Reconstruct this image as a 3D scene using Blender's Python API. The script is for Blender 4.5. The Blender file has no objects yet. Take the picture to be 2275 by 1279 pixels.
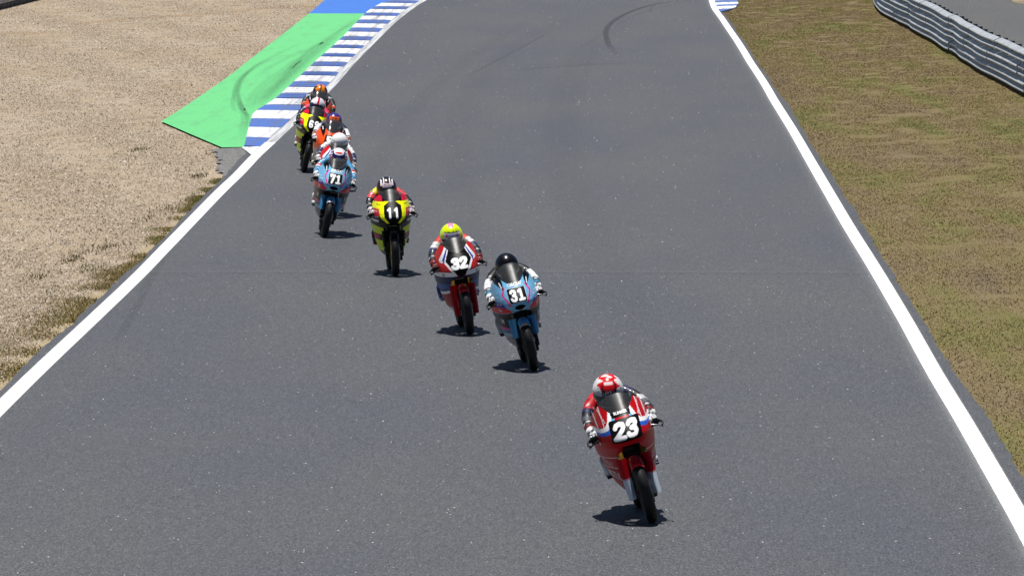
import bpy, bmesh, math, random
import numpy as np
from mathutils import Vector, Matrix, Euler

R = math.radians
rng = np.random.default_rng(7)
random.seed(7)
scene = bpy.context.scene
COL = scene.collection

# ------------------------------------------------------------------ camera
FPX = 14500.0                      # focal length in photo pixels (photo 2275 wide)
CAM_H = 5.895
PITCH = math.atan((639.5 + 402.0) / FPX)
YAW = math.atan((1345.0 - 1137.5) / FPX)
cam_d = bpy.data.cameras.new('camera')
cam = bpy.data.objects.new('camera', cam_d)
COL.objects.link(cam)
cam.location = (0, 0, CAM_H)
cam.rotation_euler = (R(90) - PITCH, 0, YAW)
cam_d.sensor_width = 36.0
cam_d.lens = FPX / 2275.0 * 36.0
cam_d.clip_start = 1.0
cam_d.clip_end = 3000.0
scene.camera = cam
scene.render.resolution_x, scene.render.resolution_y = 1024, 575

# ------------------------------------------------------------------ light
to_sun = Vector((-0.11, 0.19, 1.0)).normalized()
elev = math.asin(to_sun.z)
azim = math.atan2(to_sun.x, to_sun.y)
w = bpy.data.worlds.new('World')
scene.world = w
w.use_nodes = True
nt = w.node_tree
bg = nt.nodes['Background']
sky = nt.nodes.new('ShaderNodeTexSky')
sky.sky_type = 'NISHITA'
sky.sun_disc = False
sky.sun_elevation = elev
sky.sun_rotation = azim
sky.air_density = 0.7
sky.dust_density = 0.3
sky.altitude = 1200
nt.links.new(sky.outputs[0], bg.inputs[0])
bg.inputs[1].default_value = 0.05
sun_d = bpy.data.lights.new('sun', 'SUN')
sun = bpy.data.objects.new('sun', sun_d)
COL.objects.link(sun)
sun_d.energy = 5.0
sun_d.angle = R(0.5)
sun_d.color = (1.0, 0.965, 0.91)
sun.rotation_euler = (-to_sun).to_track_quat('-Z', 'Y').to_euler()
scene.view_settings.view_transform = 'Standard'
scene.view_settings.look = 'None'
scene.view_settings.exposure = 0.38
scene.view_settings.gamma = 1.0
scene.view_settings.use_curve_mapping = False

# ------------------------------------------------------------------ helpers
_cam_m = Euler(cam.rotation_euler).to_matrix()


def G(px, py, z=0.0):
    """where the sight line of a survey pixel of the photo meets the ground"""
    d = _cam_m @ Vector(((px - 1137.5) / FPX, (639.5 - py) / FPX, -1.0))
    k = (z - CAM_H) / d.z
    return Vector((d.x * k, d.y * k, z))


def lin(h):
    if not isinstance(h, str):
        return np.array(h[:3], float)
    h = h.lstrip('#')
    c = np.array([int(h[i:i + 2], 16) / 255 for i in (0, 2, 4)])
    return np.where(c <= 0.04045, c / 12.92, ((c + 0.055) / 1.055) ** 2.4)


def new_mat(name):
    m = bpy.data.materials.new(name)
    m.use_nodes = True
    return m, m.node_tree, m.node_tree.nodes['Principled BSDF']


def plain(name, col, rough=0.5, metal=0.0, coat=0.0, noise=0.0, nscale=40):
    m, nt, b = new_mat(name)
    c = lin(col)
    b.inputs['Base Color'].default_value = (*c, 1)
    b.inputs['Roughness'].default_value = rough
    b.inputs['Metallic'].default_value = metal
    b.inputs['Coat Weight'].default_value = coat
    b.inputs['Specular IOR Level'].default_value = .25
    if noise:
        tc = nt.nodes.new('ShaderNodeTexCoord')
        n = nt.nodes.new('ShaderNodeTexNoise')
        n.inputs['Scale'].default_value = nscale
        n.inputs['Detail'].default_value = 6
        nt.links.new(tc.outputs['Object'], n.inputs['Vector'])
        r = nt.nodes.new('ShaderNodeValToRGB')
        r.color_ramp.elements[0].color = (*(c * (1 - noise)), 1)
        r.color_ramp.elements[1].color = (*np.minimum(c * (1 + noise), .95), 1)
        r.color_ramp.elements[0].position = 0.35
        r.color_ramp.elements[1].position = 0.65
        nt.links.new(n.outputs['Fac'], r.inputs[0])
        nt.links.new(r.outputs[0], b.inputs['Base Color'])
        bp = nt.nodes.new('ShaderNodeBump')
        bp.inputs['Strength'].default_value = 0.15
        bp.inputs['Distance'].default_value = 0.005
        nt.links.new(n.outputs['Fac'], bp.inputs['Height'])
        nt.links.new(bp.outputs[0], b.inputs['Normal'])
    return m


def attr_mat(name, rough=0.35, coat=0.5, backface=None, noise=0.08, spec=.2):
    """paint or leather whose colours are the thing's own livery (attribute 'paint')"""
    m, nt, b = new_mat(name)
    a = nt.nodes.new('ShaderNodeAttribute')
    a.attribute_name = 'paint'
    tc = nt.nodes.new('ShaderNodeTexCoord')
    n = nt.nodes.new('ShaderNodeTexNoise')
    n.inputs['Scale'].default_value = 14
    n.inputs['Detail'].default_value = 8
    nt.links.new(tc.outputs['Object'], n.inputs['Vector'])
    mr = nt.nodes.new('ShaderNodeMapRange')
    mr.inputs[1].default_value = .3
    mr.inputs[2].default_value = .7
    mr.inputs[3].default_value = 1 - noise
    mr.inputs[4].default_value = 1 + noise * .4
    nt.links.new(n.outputs['Fac'], mr.inputs[0])
    mx = nt.nodes.new('ShaderNodeMix')
    mx.data_type = 'RGBA'
    mx.blend_type = 'MULTIPLY'
    mx.inputs['Factor'].default_value = 1
    nt.links.new(a.outputs['Color'], mx.inputs['A'])
    nt.links.new(mr.outputs[0], mx.inputs['B'])
    out = mx.outputs['Result']
    if backface is not None:
        g = nt.nodes.new('ShaderNodeNewGeometry')
        m2 = nt.nodes.new('ShaderNodeMix')
        m2.data_type = 'RGBA'
        nt.links.new(g.outputs['Backfacing'], m2.inputs['Factor'])
        nt.links.new(out, m2.inputs['A'])
        m2.inputs['B'].default_value = (*backface, 1)
        out = m2.outputs['Result']
    nt.links.new(out, b.inputs['Base Color'])
    b.inputs['Roughness'].default_value = rough
    b.inputs['Coat Weight'].default_value = coat
    b.inputs['Coat Roughness'].default_value = 0.08
    b.inputs['Specular IOR Level'].default_value = spec
    return m


def mesh(name, v, f, mat=None, smooth=True, paint=None):
    me = bpy.data.meshes.new(name)
    v = np.asarray(v, dtype=np.float32).reshape(-1, 3)
    if isinstance(f, np.ndarray) and f.ndim == 2:
        n, k = f.shape
        me.vertices.add(len(v))
        me.vertices.foreach_set('co', v.ravel())
        me.loops.add(n * k)
        me.loops.foreach_set('vertex_index', f.astype(np.int32).ravel())
        me.polygons.add(n)
        me.polygons.foreach_set('loop_start', np.arange(0, n * k, k, dtype=np.int32))
        me.polygons.foreach_set('loop_total', np.full(n, k, dtype=np.int32))
        me.update(calc_edges=True)
    else:
        me.from_pydata([tuple(map(float, p)) for p in v], [], [tuple(map(int, q)) for q in f])
        me.update()
    me.polygons.foreach_set('use_smooth', np.full(len(me.polygons), smooth))
    if paint is not None:
        set_paint(me, paint)
    if mat is not None:
        for m in (mat if isinstance(mat, (list, tuple)) else [mat]):
            me.materials.append(m)
    return me


def set_paint(me, cols):
    a = me.attributes.get('paint') or me.attributes.new('paint', 'FLOAT_COLOR', 'POINT')
    c = np.ones((len(me.vertices), 4), np.float32)
    c[:, :3] = cols
    a.data.foreach_set('color', c.ravel())


def obj(name, me, parent=None, **props):
    o = bpy.data.objects.new(name, me)
    COL.objects.link(o)
    if parent is not None:
        o.parent = parent
    for k, val in props.items():
        o[k] = val
    return o


class MB:
    """collects plain vertices and faces of one part"""
    def __init__(s):
        s.v, s.f = [], []

    def add(s, v, f):
        o = len(s.v)
        s.v += [tuple(p) for p in v]
        s.f += [tuple(i + o for i in q) for q in f]
        return s

    def box(s, c, d, bevel=0.0, rot=None, taper=1.0):
        bm = bmesh.new()
        bmesh.ops.create_cube(bm, size=1)
        for q in bm.verts:
            t = taper if q.co.z < 0 else 1
            q.co = Vector((q.co.x * d[0] * t, q.co.y * d[1] * t, q.co.z * d[2]))
        if bevel:
            bmesh.ops.bevel(bm, geom=bm.edges[:], offset=bevel, segments=2, affect='EDGES', profile=.6)
        m = Matrix.Translation(c)
        if rot is not None:
            m = m @ Euler(rot).to_matrix().to_4x4()
        bm.transform(m)
        bm.verts.index_update()
        s.add([q.co[:] for q in bm.verts], [[q.index for q in p.verts] for p in bm.faces])
        bm.free()
        return s

    def tube(s, pts, rad, n=10, cap=True):
        pts = [Vector(p) for p in pts]
        if not hasattr(rad, '__len__'):
            rad = [rad] * len(pts)
        up = None
        rings = []
        for i, p in enumerate(pts):
            t = (pts[min(i + 1, len(pts) - 1)] - pts[max(i - 1, 0)]).normalized()
            if up is None:
                a = Vector((0, 0, 1)) if abs(t.z) < .9 else Vector((1, 0, 0))
                up = t.cross(a).normalized()
            up = (up - t * up.dot(t)).normalized()
            b = t.cross(up)
            rings.append([p + (up * math.cos(2 * math.pi * k / n) + b * math.sin(2 * math.pi * k / n)) * rad[i] for k in range(n)])
        v = [q for r in rings for q in r]
        f = []
        for i in range(len(rings) - 1):
            for k in range(n):
                a, b2 = i * n + k, i * n + (k + 1) % n
                f.append((a, b2, b2 + n, a + n))
        if cap:
            f.append(tuple(range(n))[::-1])
            f.append(tuple(len(v) - n + k for k in range(n)))
        s.add(v, f)
        return s

    def lathe(s, prof, axis_y, axis_z, n=40, close=True):
        """profile (x, r) spun about the X axis through (y, z)"""
        m = len(prof)
        v, f = [], []
        for k in range(n):
            a = 2 * math.pi * k / n
            for x, r in prof:
                v.append((x, axis_y + r * math.sin(a), axis_z + r * math.cos(a)))
        for k in range(n):
            for i in range(m if close else m - 1):
                a, b = k * m + i, k * m + (i + 1) % m
                c, d = ((k + 1) % n) * m + (i + 1) % m, ((k + 1) % n) * m + i
                f.append((a, d, c, b))
        s.add(v, f)
        return s

    def make(s, name, mat, smooth=True):
        return mesh(name, s.v, s.f, mat, smooth)


def smooth_curve(pts, n=12):
    """Catmull-Rom through points (numpy k x d)"""
    P = np.asarray(pts, float)
    P = np.vstack([2 * P[0] - P[1], P, 2 * P[-1] - P[-2]])
    out = []
    for i in range(1, len(P) - 2):
        p0, p1, p2, p3 = P[i - 1:i + 3]
        for t in np.linspace(0, 1, n, endpoint=False):
            out.append(.5 * (2 * p1 + (p2 - p0) * t + (2 * p0 - 5 * p1 + 4 * p2 - p3) * t * t + (3 * p1 - p0 - 3 * p2 + p3) * t ** 3))
    out.append(P[-2])
    return np.array(out)


def link(nt, a, b):
    nt.links.new(a, b)


def ramp(nt, fac, stops):
    r = nt.nodes.new('ShaderNodeValToRGB')
    el = r.color_ramp.elements
    while len(el) < len(stops):
        el.new(.5)
    for e, (p, c) in zip(el, stops):
        e.position = p
        e.color = (*lin(c), 1) if not np.isscalar(c) else (c, c, c, 1)
    nt.links.new(fac, r.inputs[0])
    return r.outputs[0]


def noise(nt, vec, scale, detail=4, rough=.55):
    n = nt.nodes.new('ShaderNodeTexNoise')
    n.inputs['Scale'].default_value = scale
    n.inputs['Detail'].default_value = detail
    n.inputs['Roughness'].default_value = rough
    nt.links.new(vec, n.inputs['Vector'])
    return n.outputs['Fac']


def voro(nt, vec, scale, rnd=1.0):
    n = nt.nodes.new('ShaderNodeTexVoronoi')
    n.inputs['Scale'].default_value = scale
    n.inputs['Randomness'].default_value = rnd
    nt.links.new(vec, n.inputs['Vector'])
    return n


def mix(nt, fac, a, b, mode='MIX'):
    m = nt.nodes.new('ShaderNodeMix')
    m.data_type = 'RGBA'
    m.blend_type = mode
    for s, val in (('Factor', fac), ('A', a), ('B', b)):
        if isinstance(val, (int, float)):
            m.inputs[s].default_value = val if s == 'Factor' else (val, val, val, 1)
        elif isinstance(val, (tuple, list, np.ndarray, str)):
            m.inputs[s].default_value = (*lin(val), 1)
        else:
            nt.links.new(val, m.inputs[s])
    return m.outputs['Result']


def math_n(nt, op, a, b=0.0, c=None):
    m = nt.nodes.new('ShaderNodeMath')
    m.operation = op
    for i, val in enumerate((a, b, c)):
        if val is None:
            continue
        if isinstance(val, (int, float)):
            m.inputs[i].default_value = val
        else:
            nt.links.new(val, m.inputs[i])
    return m.outputs[0]


def objcoord(nt):
    return nt.nodes.new('ShaderNodeTexCoord').outputs['Object']


def bump(nt, b, h, strength, dist):
    bp = nt.nodes.new('ShaderNodeBump')
    bp.inputs['Strength'].default_value = strength
    bp.inputs['Distance'].default_value = dist
    nt.links.new(h, bp.inputs['Height'])
    nt.links.new(bp.outputs[0], b.inputs['Normal'])


def scaled(nt, vec, s):
    m = nt.nodes.new('ShaderNodeMapping')
    m.inputs['Scale'].default_value = s
    nt.links.new(vec, m.inputs['Vector'])
    return m.outputs[0]


# ------------------------------------------------------------------ ground materials
def asphalt(name, base=(.0745, .078, .0855), old=False):
    m, nt, b = new_mat(name)
    P = objcoord(nt)
    big = noise(nt, scaled(nt, P, (.35, .07, 1)), 1.0, 5)
    base = np.array(base)
    c = ramp(nt, big, [(.3, tuple(base * np.array([.90, .92, .97]))), (.7, tuple(base * np.array([1.10, 1.08, 1.03])))])
    stone = voro(nt, P, 95 if not old else 40)
    sep = nt.nodes.new('ShaderNodeSeparateColor')
    link(nt, stone.outputs['Color'], sep.inputs[0])
    c = mix(nt, 1.0, c, ramp(nt, sep.outputs[0], [(0, .40), (.5, .85), (.9, 1.4), (1, 2.3)]), 'MULTIPLY')
    mid = noise(nt, scaled(nt, P, (62, 7.0, 1)), 1.0, 4, .85)
    c = mix(nt, 1.0, c, ramp(nt, mid, [(.25, .66), (.75, 1.34)]), 'MULTIPLY')
    far = noise(nt, scaled(nt, P, (34, 1.6, 1)), 1.0, 3, .9)
    c = mix(nt, 1.0, c, ramp(nt, far, [(.25, .80), (.75, 1.2)]), 'MULTIPLY')
    if old:
        cr = noise(nt, P, 6, 8, .7)
        c = mix(nt, 1.0, c, ramp(nt, cr, [(.3, .6), (.7, 1.4)]), 'MULTIPLY')
    # scattered pale specks, the asphalt's sparkle of glints put into the colour
    sp = voro(nt, P, 5.5)
    s2 = nt.nodes.new('ShaderNodeSeparateColor')
    link(nt, sp.outputs['Color'], s2.inputs[0])
    near = math_n(nt, 'LESS_THAN', sp.outputs['Distance'], .055)
    some = math_n(nt, 'GREATER_THAN', s2.outputs[1], .72)
    c = mix(nt, math_n(nt, 'MULTIPLY', near, some), c, (.85, .85, .82))
    link(nt, c, b.inputs['Base Color'])
    b.inputs['Roughness'].default_value = .62
    b.inputs['Specular IOR Level'].default_value = .16
    bump(nt, b, stone.outputs['Distance'], .2, .004)
    return m


def gravel_mat():
    m, nt, b = new_mat('gravel_bed')
    P = objcoord(nt)
    big = noise(nt, scaled(nt, P, (.5, .10, 1)), 1.0, 6, .6)
    c = ramp(nt, big, [(.3, (.315, .242, .162)), (.5, (.355, .285, .205)), (.7, (.38, .322, .248))])
    st = voro(nt, P, 38)
    sep = nt.nodes.new('ShaderNodeSeparateColor')
    link(nt, st.outputs['Color'], sep.inputs[0])
    c = mix(nt, 1.0, c, ramp(nt, sep.outputs[0], [(0, .65), (.3, .9), (.8, 1.08), (1, 1.35)]), 'MULTIPLY')
    sp = noise(nt, scaled(nt, P, (48, 9, 1)), 1.0, 3, .85)
    c = mix(nt, 1.0, c, ramp(nt, sp, [(.3, .55), (.45, .92), (.7, 1.3)]), 'MULTIPLY')
    # soil showing beside the track
    a = nt.nodes.new('ShaderNodeAttribute')
    a.attribute_name = 'paint'
    s3 = nt.nodes.new('ShaderNodeSeparateColor')
    link(nt, a.outputs['Color'], s3.inputs[0])
    soil = ramp(nt, noise(nt, P, 9, 6, .7), [(.3, (.25, .20, .12)), (.7, (.38, .30, .20))])
    brk = noise(nt, scaled(nt, P, (2.2, .8, 1)), 1.0, 6, .7)
    fac = math_n(nt, 'MULTIPLY', math_n(nt, 'SUBTRACT', math_n(nt, 'ADD', s3.outputs[0], brk), .82), 3.0)
    cl = nt.nodes.new('ShaderNodeClamp')
    link(nt, fac, cl.inputs[0])
    c = mix(nt, cl.outputs[0], c, soil)
    # orange wheel rut
    c = mix(nt, math_n(nt, 'MULTIPLY', s3.outputs[1], .75), c, (.26, .165, .085))
    link(nt, c, b.inputs['Base Color'])
    b.inputs['Roughness'].default_value = .9
    b.inputs['Specular IOR Level'].default_value = .2
    bump(nt, b, st.outputs['Distance'], .9, .02)
    return m


def stone_mat():
    m, nt, b = new_mat('pebble')
    g = nt.nodes.new('ShaderNodeNewGeometry')
    c = ramp(nt, g.outputs['Random Per Island'], [(0, (.10, .075, .055)), (.08, (.24, .18, .12)), (.2, (.34, .265, .18)), (.6, (.415, .335, .24)), (.85, (.48, .41, .325)), (1, (.68, .61, .52))])
    link(nt, c, b.inputs['Base Color'])
    b.inputs['Roughness'].default_value = .85
    return m


def verge_mat():
    m, nt, b = new_mat('dry_verge')
    P = objcoord(nt)
    big = noise(nt, scaled(nt, P, (.85, .10, 1)), 1.0, 6, .62)
    c = ramp(nt, big, [(.28, (.130, .101, .066)), (.42, (.168, .130, .073)), (.50, (.170, .135, .068)), (.57, (.155, .134, .055)), (.70, (.120, .126, .042))])
    f = noise(nt, scaled(nt, P, (55, 9, 1)), 1.0, 4, .85)
    c = mix(nt, 1.0, c, ramp(nt, f, [(.25, .65), (.5, 1.0), (.75, 1.35)]), 'MULTIPLY')
    pt = noise(nt, scaled(nt, P, (1.1, .12, 1)), 1.0, 5, .7)
    c = mix(nt, ramp(nt, pt, [(.60, 0.0), (.78, .45)]), c, (.17, .13, .095))
    link(nt, c, b.inputs['Base Color'])
    b.inputs['Roughness'].default_value = .95
    b.inputs['Specular IOR Level'].default_value = .1
    bump(nt, b, f, .6, .03)
    return m


def blade_mat(name, stops):
    m, nt, b = new_mat(name)
    g = nt.nodes.new('ShaderNodeNewGeometry')
    P = nt.nodes.new('ShaderNodeTexCoord').outputs['Object']
    c1 = ramp(nt, g.outputs['Random Per Island'], stops)
    big = noise(nt, scaled(nt, P, (.85, .10, 1)), 1.0, 6, .62)
    tint = ramp(nt, big, [(.28, (.90, .82, .80)), (.42, (1.08, .97, .82)), (.52, (1.06, .99, .76)), (.68, (.82, .98, .56))])
    c = mix(nt, 1.0, c1, tint, 'MULTIPLY')
    link(nt, c, b.inputs['Base Color'])
    b.inputs['Roughness'].default_value = .8
    b.inputs['Specular IOR Level'].default_value = .15
    return m


def paint_ground(name, col, dirt=(.12, .12, .12), wear=.35, streak=(3, .25, 1), speckle=0.2, lo=.5, hi=.72):
    m, nt, b = new_mat(name)
    P = objcoord(nt)
    c = np.array(lin(col))
    n1 = noise(nt, scaled(nt, P, streak), 1.0, 7, .7)
    base = ramp(nt, noise(nt, scaled(nt, P, (24, 4, 1)), 1.0, 3, .7), [(.3, tuple(c * (1 - speckle))), (.7, tuple(np.minimum(c * (1 + speckle * .4), .92)))])
    cc = mix(nt, ramp(nt, n1, [(lo, 0.0), (hi, wear)]), base, dirt)
    link(nt, cc, b.inputs['Base Color'])
    b.inputs['Roughness'].default_value = .6
    b.inputs['Specular IOR Level'].default_value = .3
    return m


def rubber_mat(strength, scale=(16, .5, 1)):
    m, nt, b = new_mat('rubber_mark')
    P = objcoord(nt)
    n1 = noise(nt, scaled(nt, P, (20, 2.5, 1)), 1.0, 5, .7)
    a = nt.nodes.new('ShaderNodeAttribute')
    a.attribute_name = 'paint'
    s = nt.nodes.new('ShaderNodeSeparateColor')
    link(nt, a.outputs['Color'], s.inputs[0])
    al = math_n(nt, 'MULTIPLY', math_n(nt, 'MULTIPLY', ramp(nt, n1, [(.3, .25), (.7, 1.0)]), s.outputs[0]), strength)
    link(nt, al, b.inputs['Alpha'])
    b.inputs['Base Color'].default_value = (.022, .022, .024, 1)
    b.inputs['Roughness'].default_value = .6
    b.inputs['Specular IOR Level'].default_value = .2
    return m


M_track = asphalt('asphalt')
M_service = asphalt('service_asphalt', (.090, .090, .089))
M_old = asphalt('old_asphalt', (.15, .147, .14), old=True)
M_gravel = gravel_mat()
M_stone = stone_mat()
M_verge = verge_mat()
M_soil = plain('bare_soil', (.2, .165, .11), .95, noise=.3, nscale=.4)
M_white = paint_ground('white_line_paint', (.88, .88, .88), (.35, .35, .35), .25, speckle=.04)
M_green = paint_ground('green_runoff_paint', (.105, .47, .165), (.06, .12, .075), .3, speckle=.16)
M_blue = paint_ground('blue_runoff_paint', (.033, .145, .52), (.05, .07, .12), .2, speckle=.18)
M_kblue = paint_ground('kerb_blue_paint', (.050, .125, .42), (.10, .105, .125), .8, (7, .10, 1), speckle=.2, lo=.42, hi=.70)
M_kwhite = paint_ground('kerb_white_paint', (.72, .73, .76), (.13, .13, .145), .85, (7, .10, 1), speckle=.10, lo=.44, hi=.70)
M_lineworn = paint_ground('worn_line_paint', (.50, .51, .53), (.14, .14, .15), .9, (12, .12, 1), speckle=.1, lo=.42, hi=.68)

# ------------------------------------------------------------------ ground sheets
o = obj('ground', mesh('ground', [(-900, -300, -.05), (900, -300, -.05), (900, 1500, -.05), (-900, 1500, -.05)], [(0, 1, 2, 3)], M_soil), kind='structure')

LEFT_PX = [(-60, 966), (12, 894), (106, 803), (203, 712), (300, 620), (354, 565), (419, 498), (488, 427), (530, 387), (568, 347), (611, 308), (646, 275), (690, 234), (733, 194), (783, 138), (830, 91), (877, 46), (920, 14), (943, 0)]
RIGHT_PX = [(1581, 2), (1588, 20), (1604, 42), (1616, 60), (1634, 86), (1649.5, 110), (1667, 139), (1686.5, 168), (1704, 196), (1720, 224), (1760, 288), (1800, 357), (1850, 443), (1887.5, 507), (1944, 598), (2009, 708), (2075, 826), (2136, 927), (2190, 1020), (2240, 1107), (2264, 1149), (2330, 1270)]


def ground_path(px, n=8):
    return smooth_curve([G(*p)[:2] for p in px], n)


def sort_y(P):
    return P[np.argsort(P[:, 1])]


left = sort_y(ground_path(LEFT_PX))
right = sort_y(ground_path(RIGHT_PX))


def extend(P, near, far, drift=0.0):
    a = P[0] + (P[0] - P[6]) / (P[0][1] - P[6][1]) * (near - P[0][1])
    ys = np.linspace(P[-1][1] + 10, far, 14)
    xs = P[-1][0] + drift * (ys - P[-1][1])
    return np.vstack([a[None], P, np.stack([xs, ys], 1)])


left_x = extend(left, 12, 520, 0.055)
right_x = extend(right, 12, 520, 0.03)


def lx(y):
    return np.interp(y, left_x[:, 1], left_x[:, 0])


def rx(y):
    return np.interp(y, right_x[:, 1], right_x[:, 0])


def grid_between(xa, xb, ys, nx, z=0.0, wob=None):
    """sheet between two x(y) edges"""
    v, f = [], []
    for y in ys:
        for k in range(nx + 1):
            t = k / nx
            v.append((xa(y) * (1 - t) + xb(y) * t, y, z))
    m = nx + 1
    for j in range(len(ys) - 1):
        for k in range(nx):
            a = j * m + k
            f.append((a, a + 1, a + 1 + m, a + m))
    return v, f


ys = np.concatenate([np.arange(12, 220, .25), np.arange(220, 521, 10)])
jag = lambda: sum(np.interp(ys, np.arange(0, 540, st), rng.normal(0, am, len(np.arange(0, 540, st)))) for st, am in ((9, .030), (2.3, .016), (.5, .010)))
jag_r, jag_l = jag(), jag()
jr = lambda y: np.interp(y, ys, jag_r)
jl = lambda y: np.interp(y, ys, jag_l)
v, f = grid_between(lambda y: lx(y) - .21 + jl(y), lambda y: rx(y) + .22 + jr(y), ys, 2)
track = obj('race_track', mesh('race_track', v, f, M_track), kind='structure')

# white edge lines
yk = np.arange(12, 520, .5)
kerb_y0 = G(600, 318)[1]
LWID = .080


def edge_line(xf, yy, mat, inner):
    cols = [(-LWID - .03, 0), (-LWID + .01, 1), (LWID - .01, 1), (LWID + .03, 0)]
    if inner > 0:
        cols = cols[:3] + [(LWID + .012, .36), (LWID + .10, .10), (LWID + .25, 0)]
    if inner < 0:
        cols = [(-LWID - .20, 0), (-LWID - .08, .07), (-LWID - .012, .34)] + cols[1:]
    v_, f_, c_ = [], [], []
    for y in yy:
        for o_, a_ in cols:
            v_.append((xf(y) + o_, y, .004))
            c_.append((a_,) * 3)
    m_ = len(cols)
    for j in range(len(yy) - 1):
        for k in range(m_ - 1):
            a_ = j * m_ + k
            f_.append((a_, a_ + 1, a_ + 1 + m_, a_ + m_))
    return obj('edge_line', mesh('edge_line', v_, f_, mat, True, np.array(c_)), kind='structure')


def ragged_edge(m):  # alpha thins raggedly towards the sides of the line
    nt = m.node_tree
    b = nt.nodes['Principled BSDF']
    P = objcoord(nt)
    n1 = noise(nt, scaled(nt, P, (70, 12, 1)), 1.0, 4, .8)
    a = nt.nodes.new('ShaderNodeAttribute')
    a.attribute_name = 'paint'
    sp = nt.nodes.new('ShaderNodeSeparateColor')
    link(nt, a.outputs['Color'], sp.inputs[0])
    fac = math_n(nt, 'MULTIPLY', math_n(nt, 'SUBTRACT', math_n(nt, 'MULTIPLY', sp.outputs[0], 1.5), n1), 3.0)
    fac = math_n(nt, 'MAXIMUM', fac, math_n(nt, 'MULTIPLY', sp.outputs[0], .35))
    cl = nt.nodes.new('ShaderNodeClamp')
    link(nt, fac, cl.inputs[0])
    link(nt, cl.outputs[0], b.inputs['Alpha'])


ragged_edge(M_white)
ragged_edge(M_lineworn)
edge_line(lx, [y for y in yk if y < kerb_y0 + .5], M_white, 0)
edge_line(lx, [y for y in yk if y >= kerb_y0], M_lineworn, 0)
edge_line(rx, yk, M_white, -1)

# gravel bed: an uneven sheet left of the track
gy = np.concatenate([np.arange(40, 225, .35), np.arange(225, 520, 15)])
NXG = 110
v = []
pc = []
rut = sort_y(ground_path([(-40, 82), (20, 72), (90, 72), (160, 54), (240, 44), (330, 37), (450, 30), (620, 14)]))
for y in gy:
    x1 = lx(y) - .06
    for k in range(NXG + 1):
        t = (k / NXG)
        d = 26 * (1 - t) ** 1.6 * 1.0
        x = x1 - d
        # soil and grass take the margin of the near part
        wid = np.interp(y, [40, 58, 72, 84, 100, 112, 130], [2.4, 1.75, 1.0, .55, .22, .05, 0.0])
        soil = max(0.0, 1 - d / wid) if wid > 0 else 0.0
        v.append([x, y, -.034])
        pc.append((min(1.0, soil * 1.3), 0, 0))
v = np.array(v)
pc = np.array(pc, float)
ang = np.interp(v[:, 0], rut[np.argsort(rut[:, 0]), 0], rut[np.argsort(rut[:, 0]), 1])
pc[:, 1] = np.exp(-((v[:, 1] - ang) / 1.3) ** 2)
hn = rng.normal(0, 1, (len(gy), NXG + 1))
hn = (hn + np.roll(hn, 1, 0) + np.roll(hn, 1, 1)) / 1.7
dmask = np.clip((lx(v[:, 1]) - .3 - v[:, 0]) / .8, 0, 1)
v[:, 2] += (hn.ravel() * .003 + .003 * np.sin(v[:, 0] * 2.1 + v[:, 1] * .4)) * dmask
m = NXG + 1
f = np.array([(j * m + k, j * m + k + 1, j * m + k + 1 + m, j * m + k + m) for j in range(len(gy) - 1) for k in range(NXG)])
gravel_me = mesh('gravel_bed', v, f, M_gravel, True, pc)
obj('gravel_bed', gravel_me, kind='structure')


def poly_sheet(name, pts, mat, z, sub=0, **kw):
    bm = bmesh.new()
    vs = [bm.verts.new((p[0], p[1], z)) for p in pts]
    bm.faces.new(vs)
    bmesh.ops.triangulate(bm, faces=bm.faces[:])
    bmesh.ops.recalc_face_normals(bm, faces=bm.faces[:])
    me = bpy.data.meshes.new(name)
    bm.to_mesh(me)
    bm.free()
    if me.polygons and sum(p.normal.z for p in me.polygons) < 0:
        me.flip_normals()
    me.materials.append(mat)
    return obj(name, me, kind='structure', **kw)


def rough_edge(P, amp, step=.25):
    P = [np.array(p[:2]) for p in P]
    out = []
    for i in range(len(P)):
        a, b = P[i], P[(i + 1) % len(P)]
        n = max(1, int(np.linalg.norm(b - a) / step))
        for k in range(n):
            out.append(a + (b - a) * k / n + rng.normal(0, amp, 2) * (k > 0))
    return out


# painted run-off behind the kerb
KL_PX = [(543, 327), (551, 293), (560, 262), (568, 250), (608, 225), (643, 194), (699, 141), (762, 84), (813, 31), (843, 12), (871, 0)]
KL = sort_y(smooth_curve([G(*p)[:2] for p in KL_PX], 6))
KLx = lambda y: np.interp(y, KL[:, 1], KL[:, 0]) + max(0, y - KL[-1][1]) * .055
GL_PX = [(358, 270), (414, 235), (508, 170), (546, 140), (621, 82), (686.5, 30.7), (721, 1.5)]
GL = sort_y(smooth_curve([G(*p)[:2] for p in GL_PX], 8))
GLx = lambda y: np.interp(y, GL[:, 1], GL[:, 0]) + max(0, y - GL[-1][1]) * .055
y_gb = G(750, 30.8)[1]
kl_in = [p for p in KL if p[1] < y_gb]
gl_in = [p for p in GL if p[1] < y_gb]
wob = lambda P, a: [np.array(p) + rng.normal(0, a, 2) for p in P]
green_poly = [G(543, 327)[:2], *[(p[0] + .12, p[1]) for p in kl_in[1:]], (KLx(y_gb) + .12, y_gb), (GLx(y_gb), y_gb), *gl_in[::-1], G(420, 297)[:2], G(493, 328)[:2]]
green = poly_sheet('green_runoff', green_poly, M_green, .004)
ysb = np.concatenate([np.arange(y_gb, 240, .5), np.arange(240, 521, 10)])
v, f = grid_between(GLx, lambda y: KLx(y) + .12, ysb, 2, .004)
blue = obj('blue_runoff', mesh('blue_runoff', v, f, M_blue), kind='structure')
# old tarmac patch at the kerb's end
patch = [(468, 331), (536, 327.5), (571, 340), (575, 346), (508, 396), (494, 388), (478, 376), (490, 357), (480, 342)]
poly_sheet('tarmac_patch', rough_edge([G(*p) for p in patch], .05), M_old, -.003)


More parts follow.
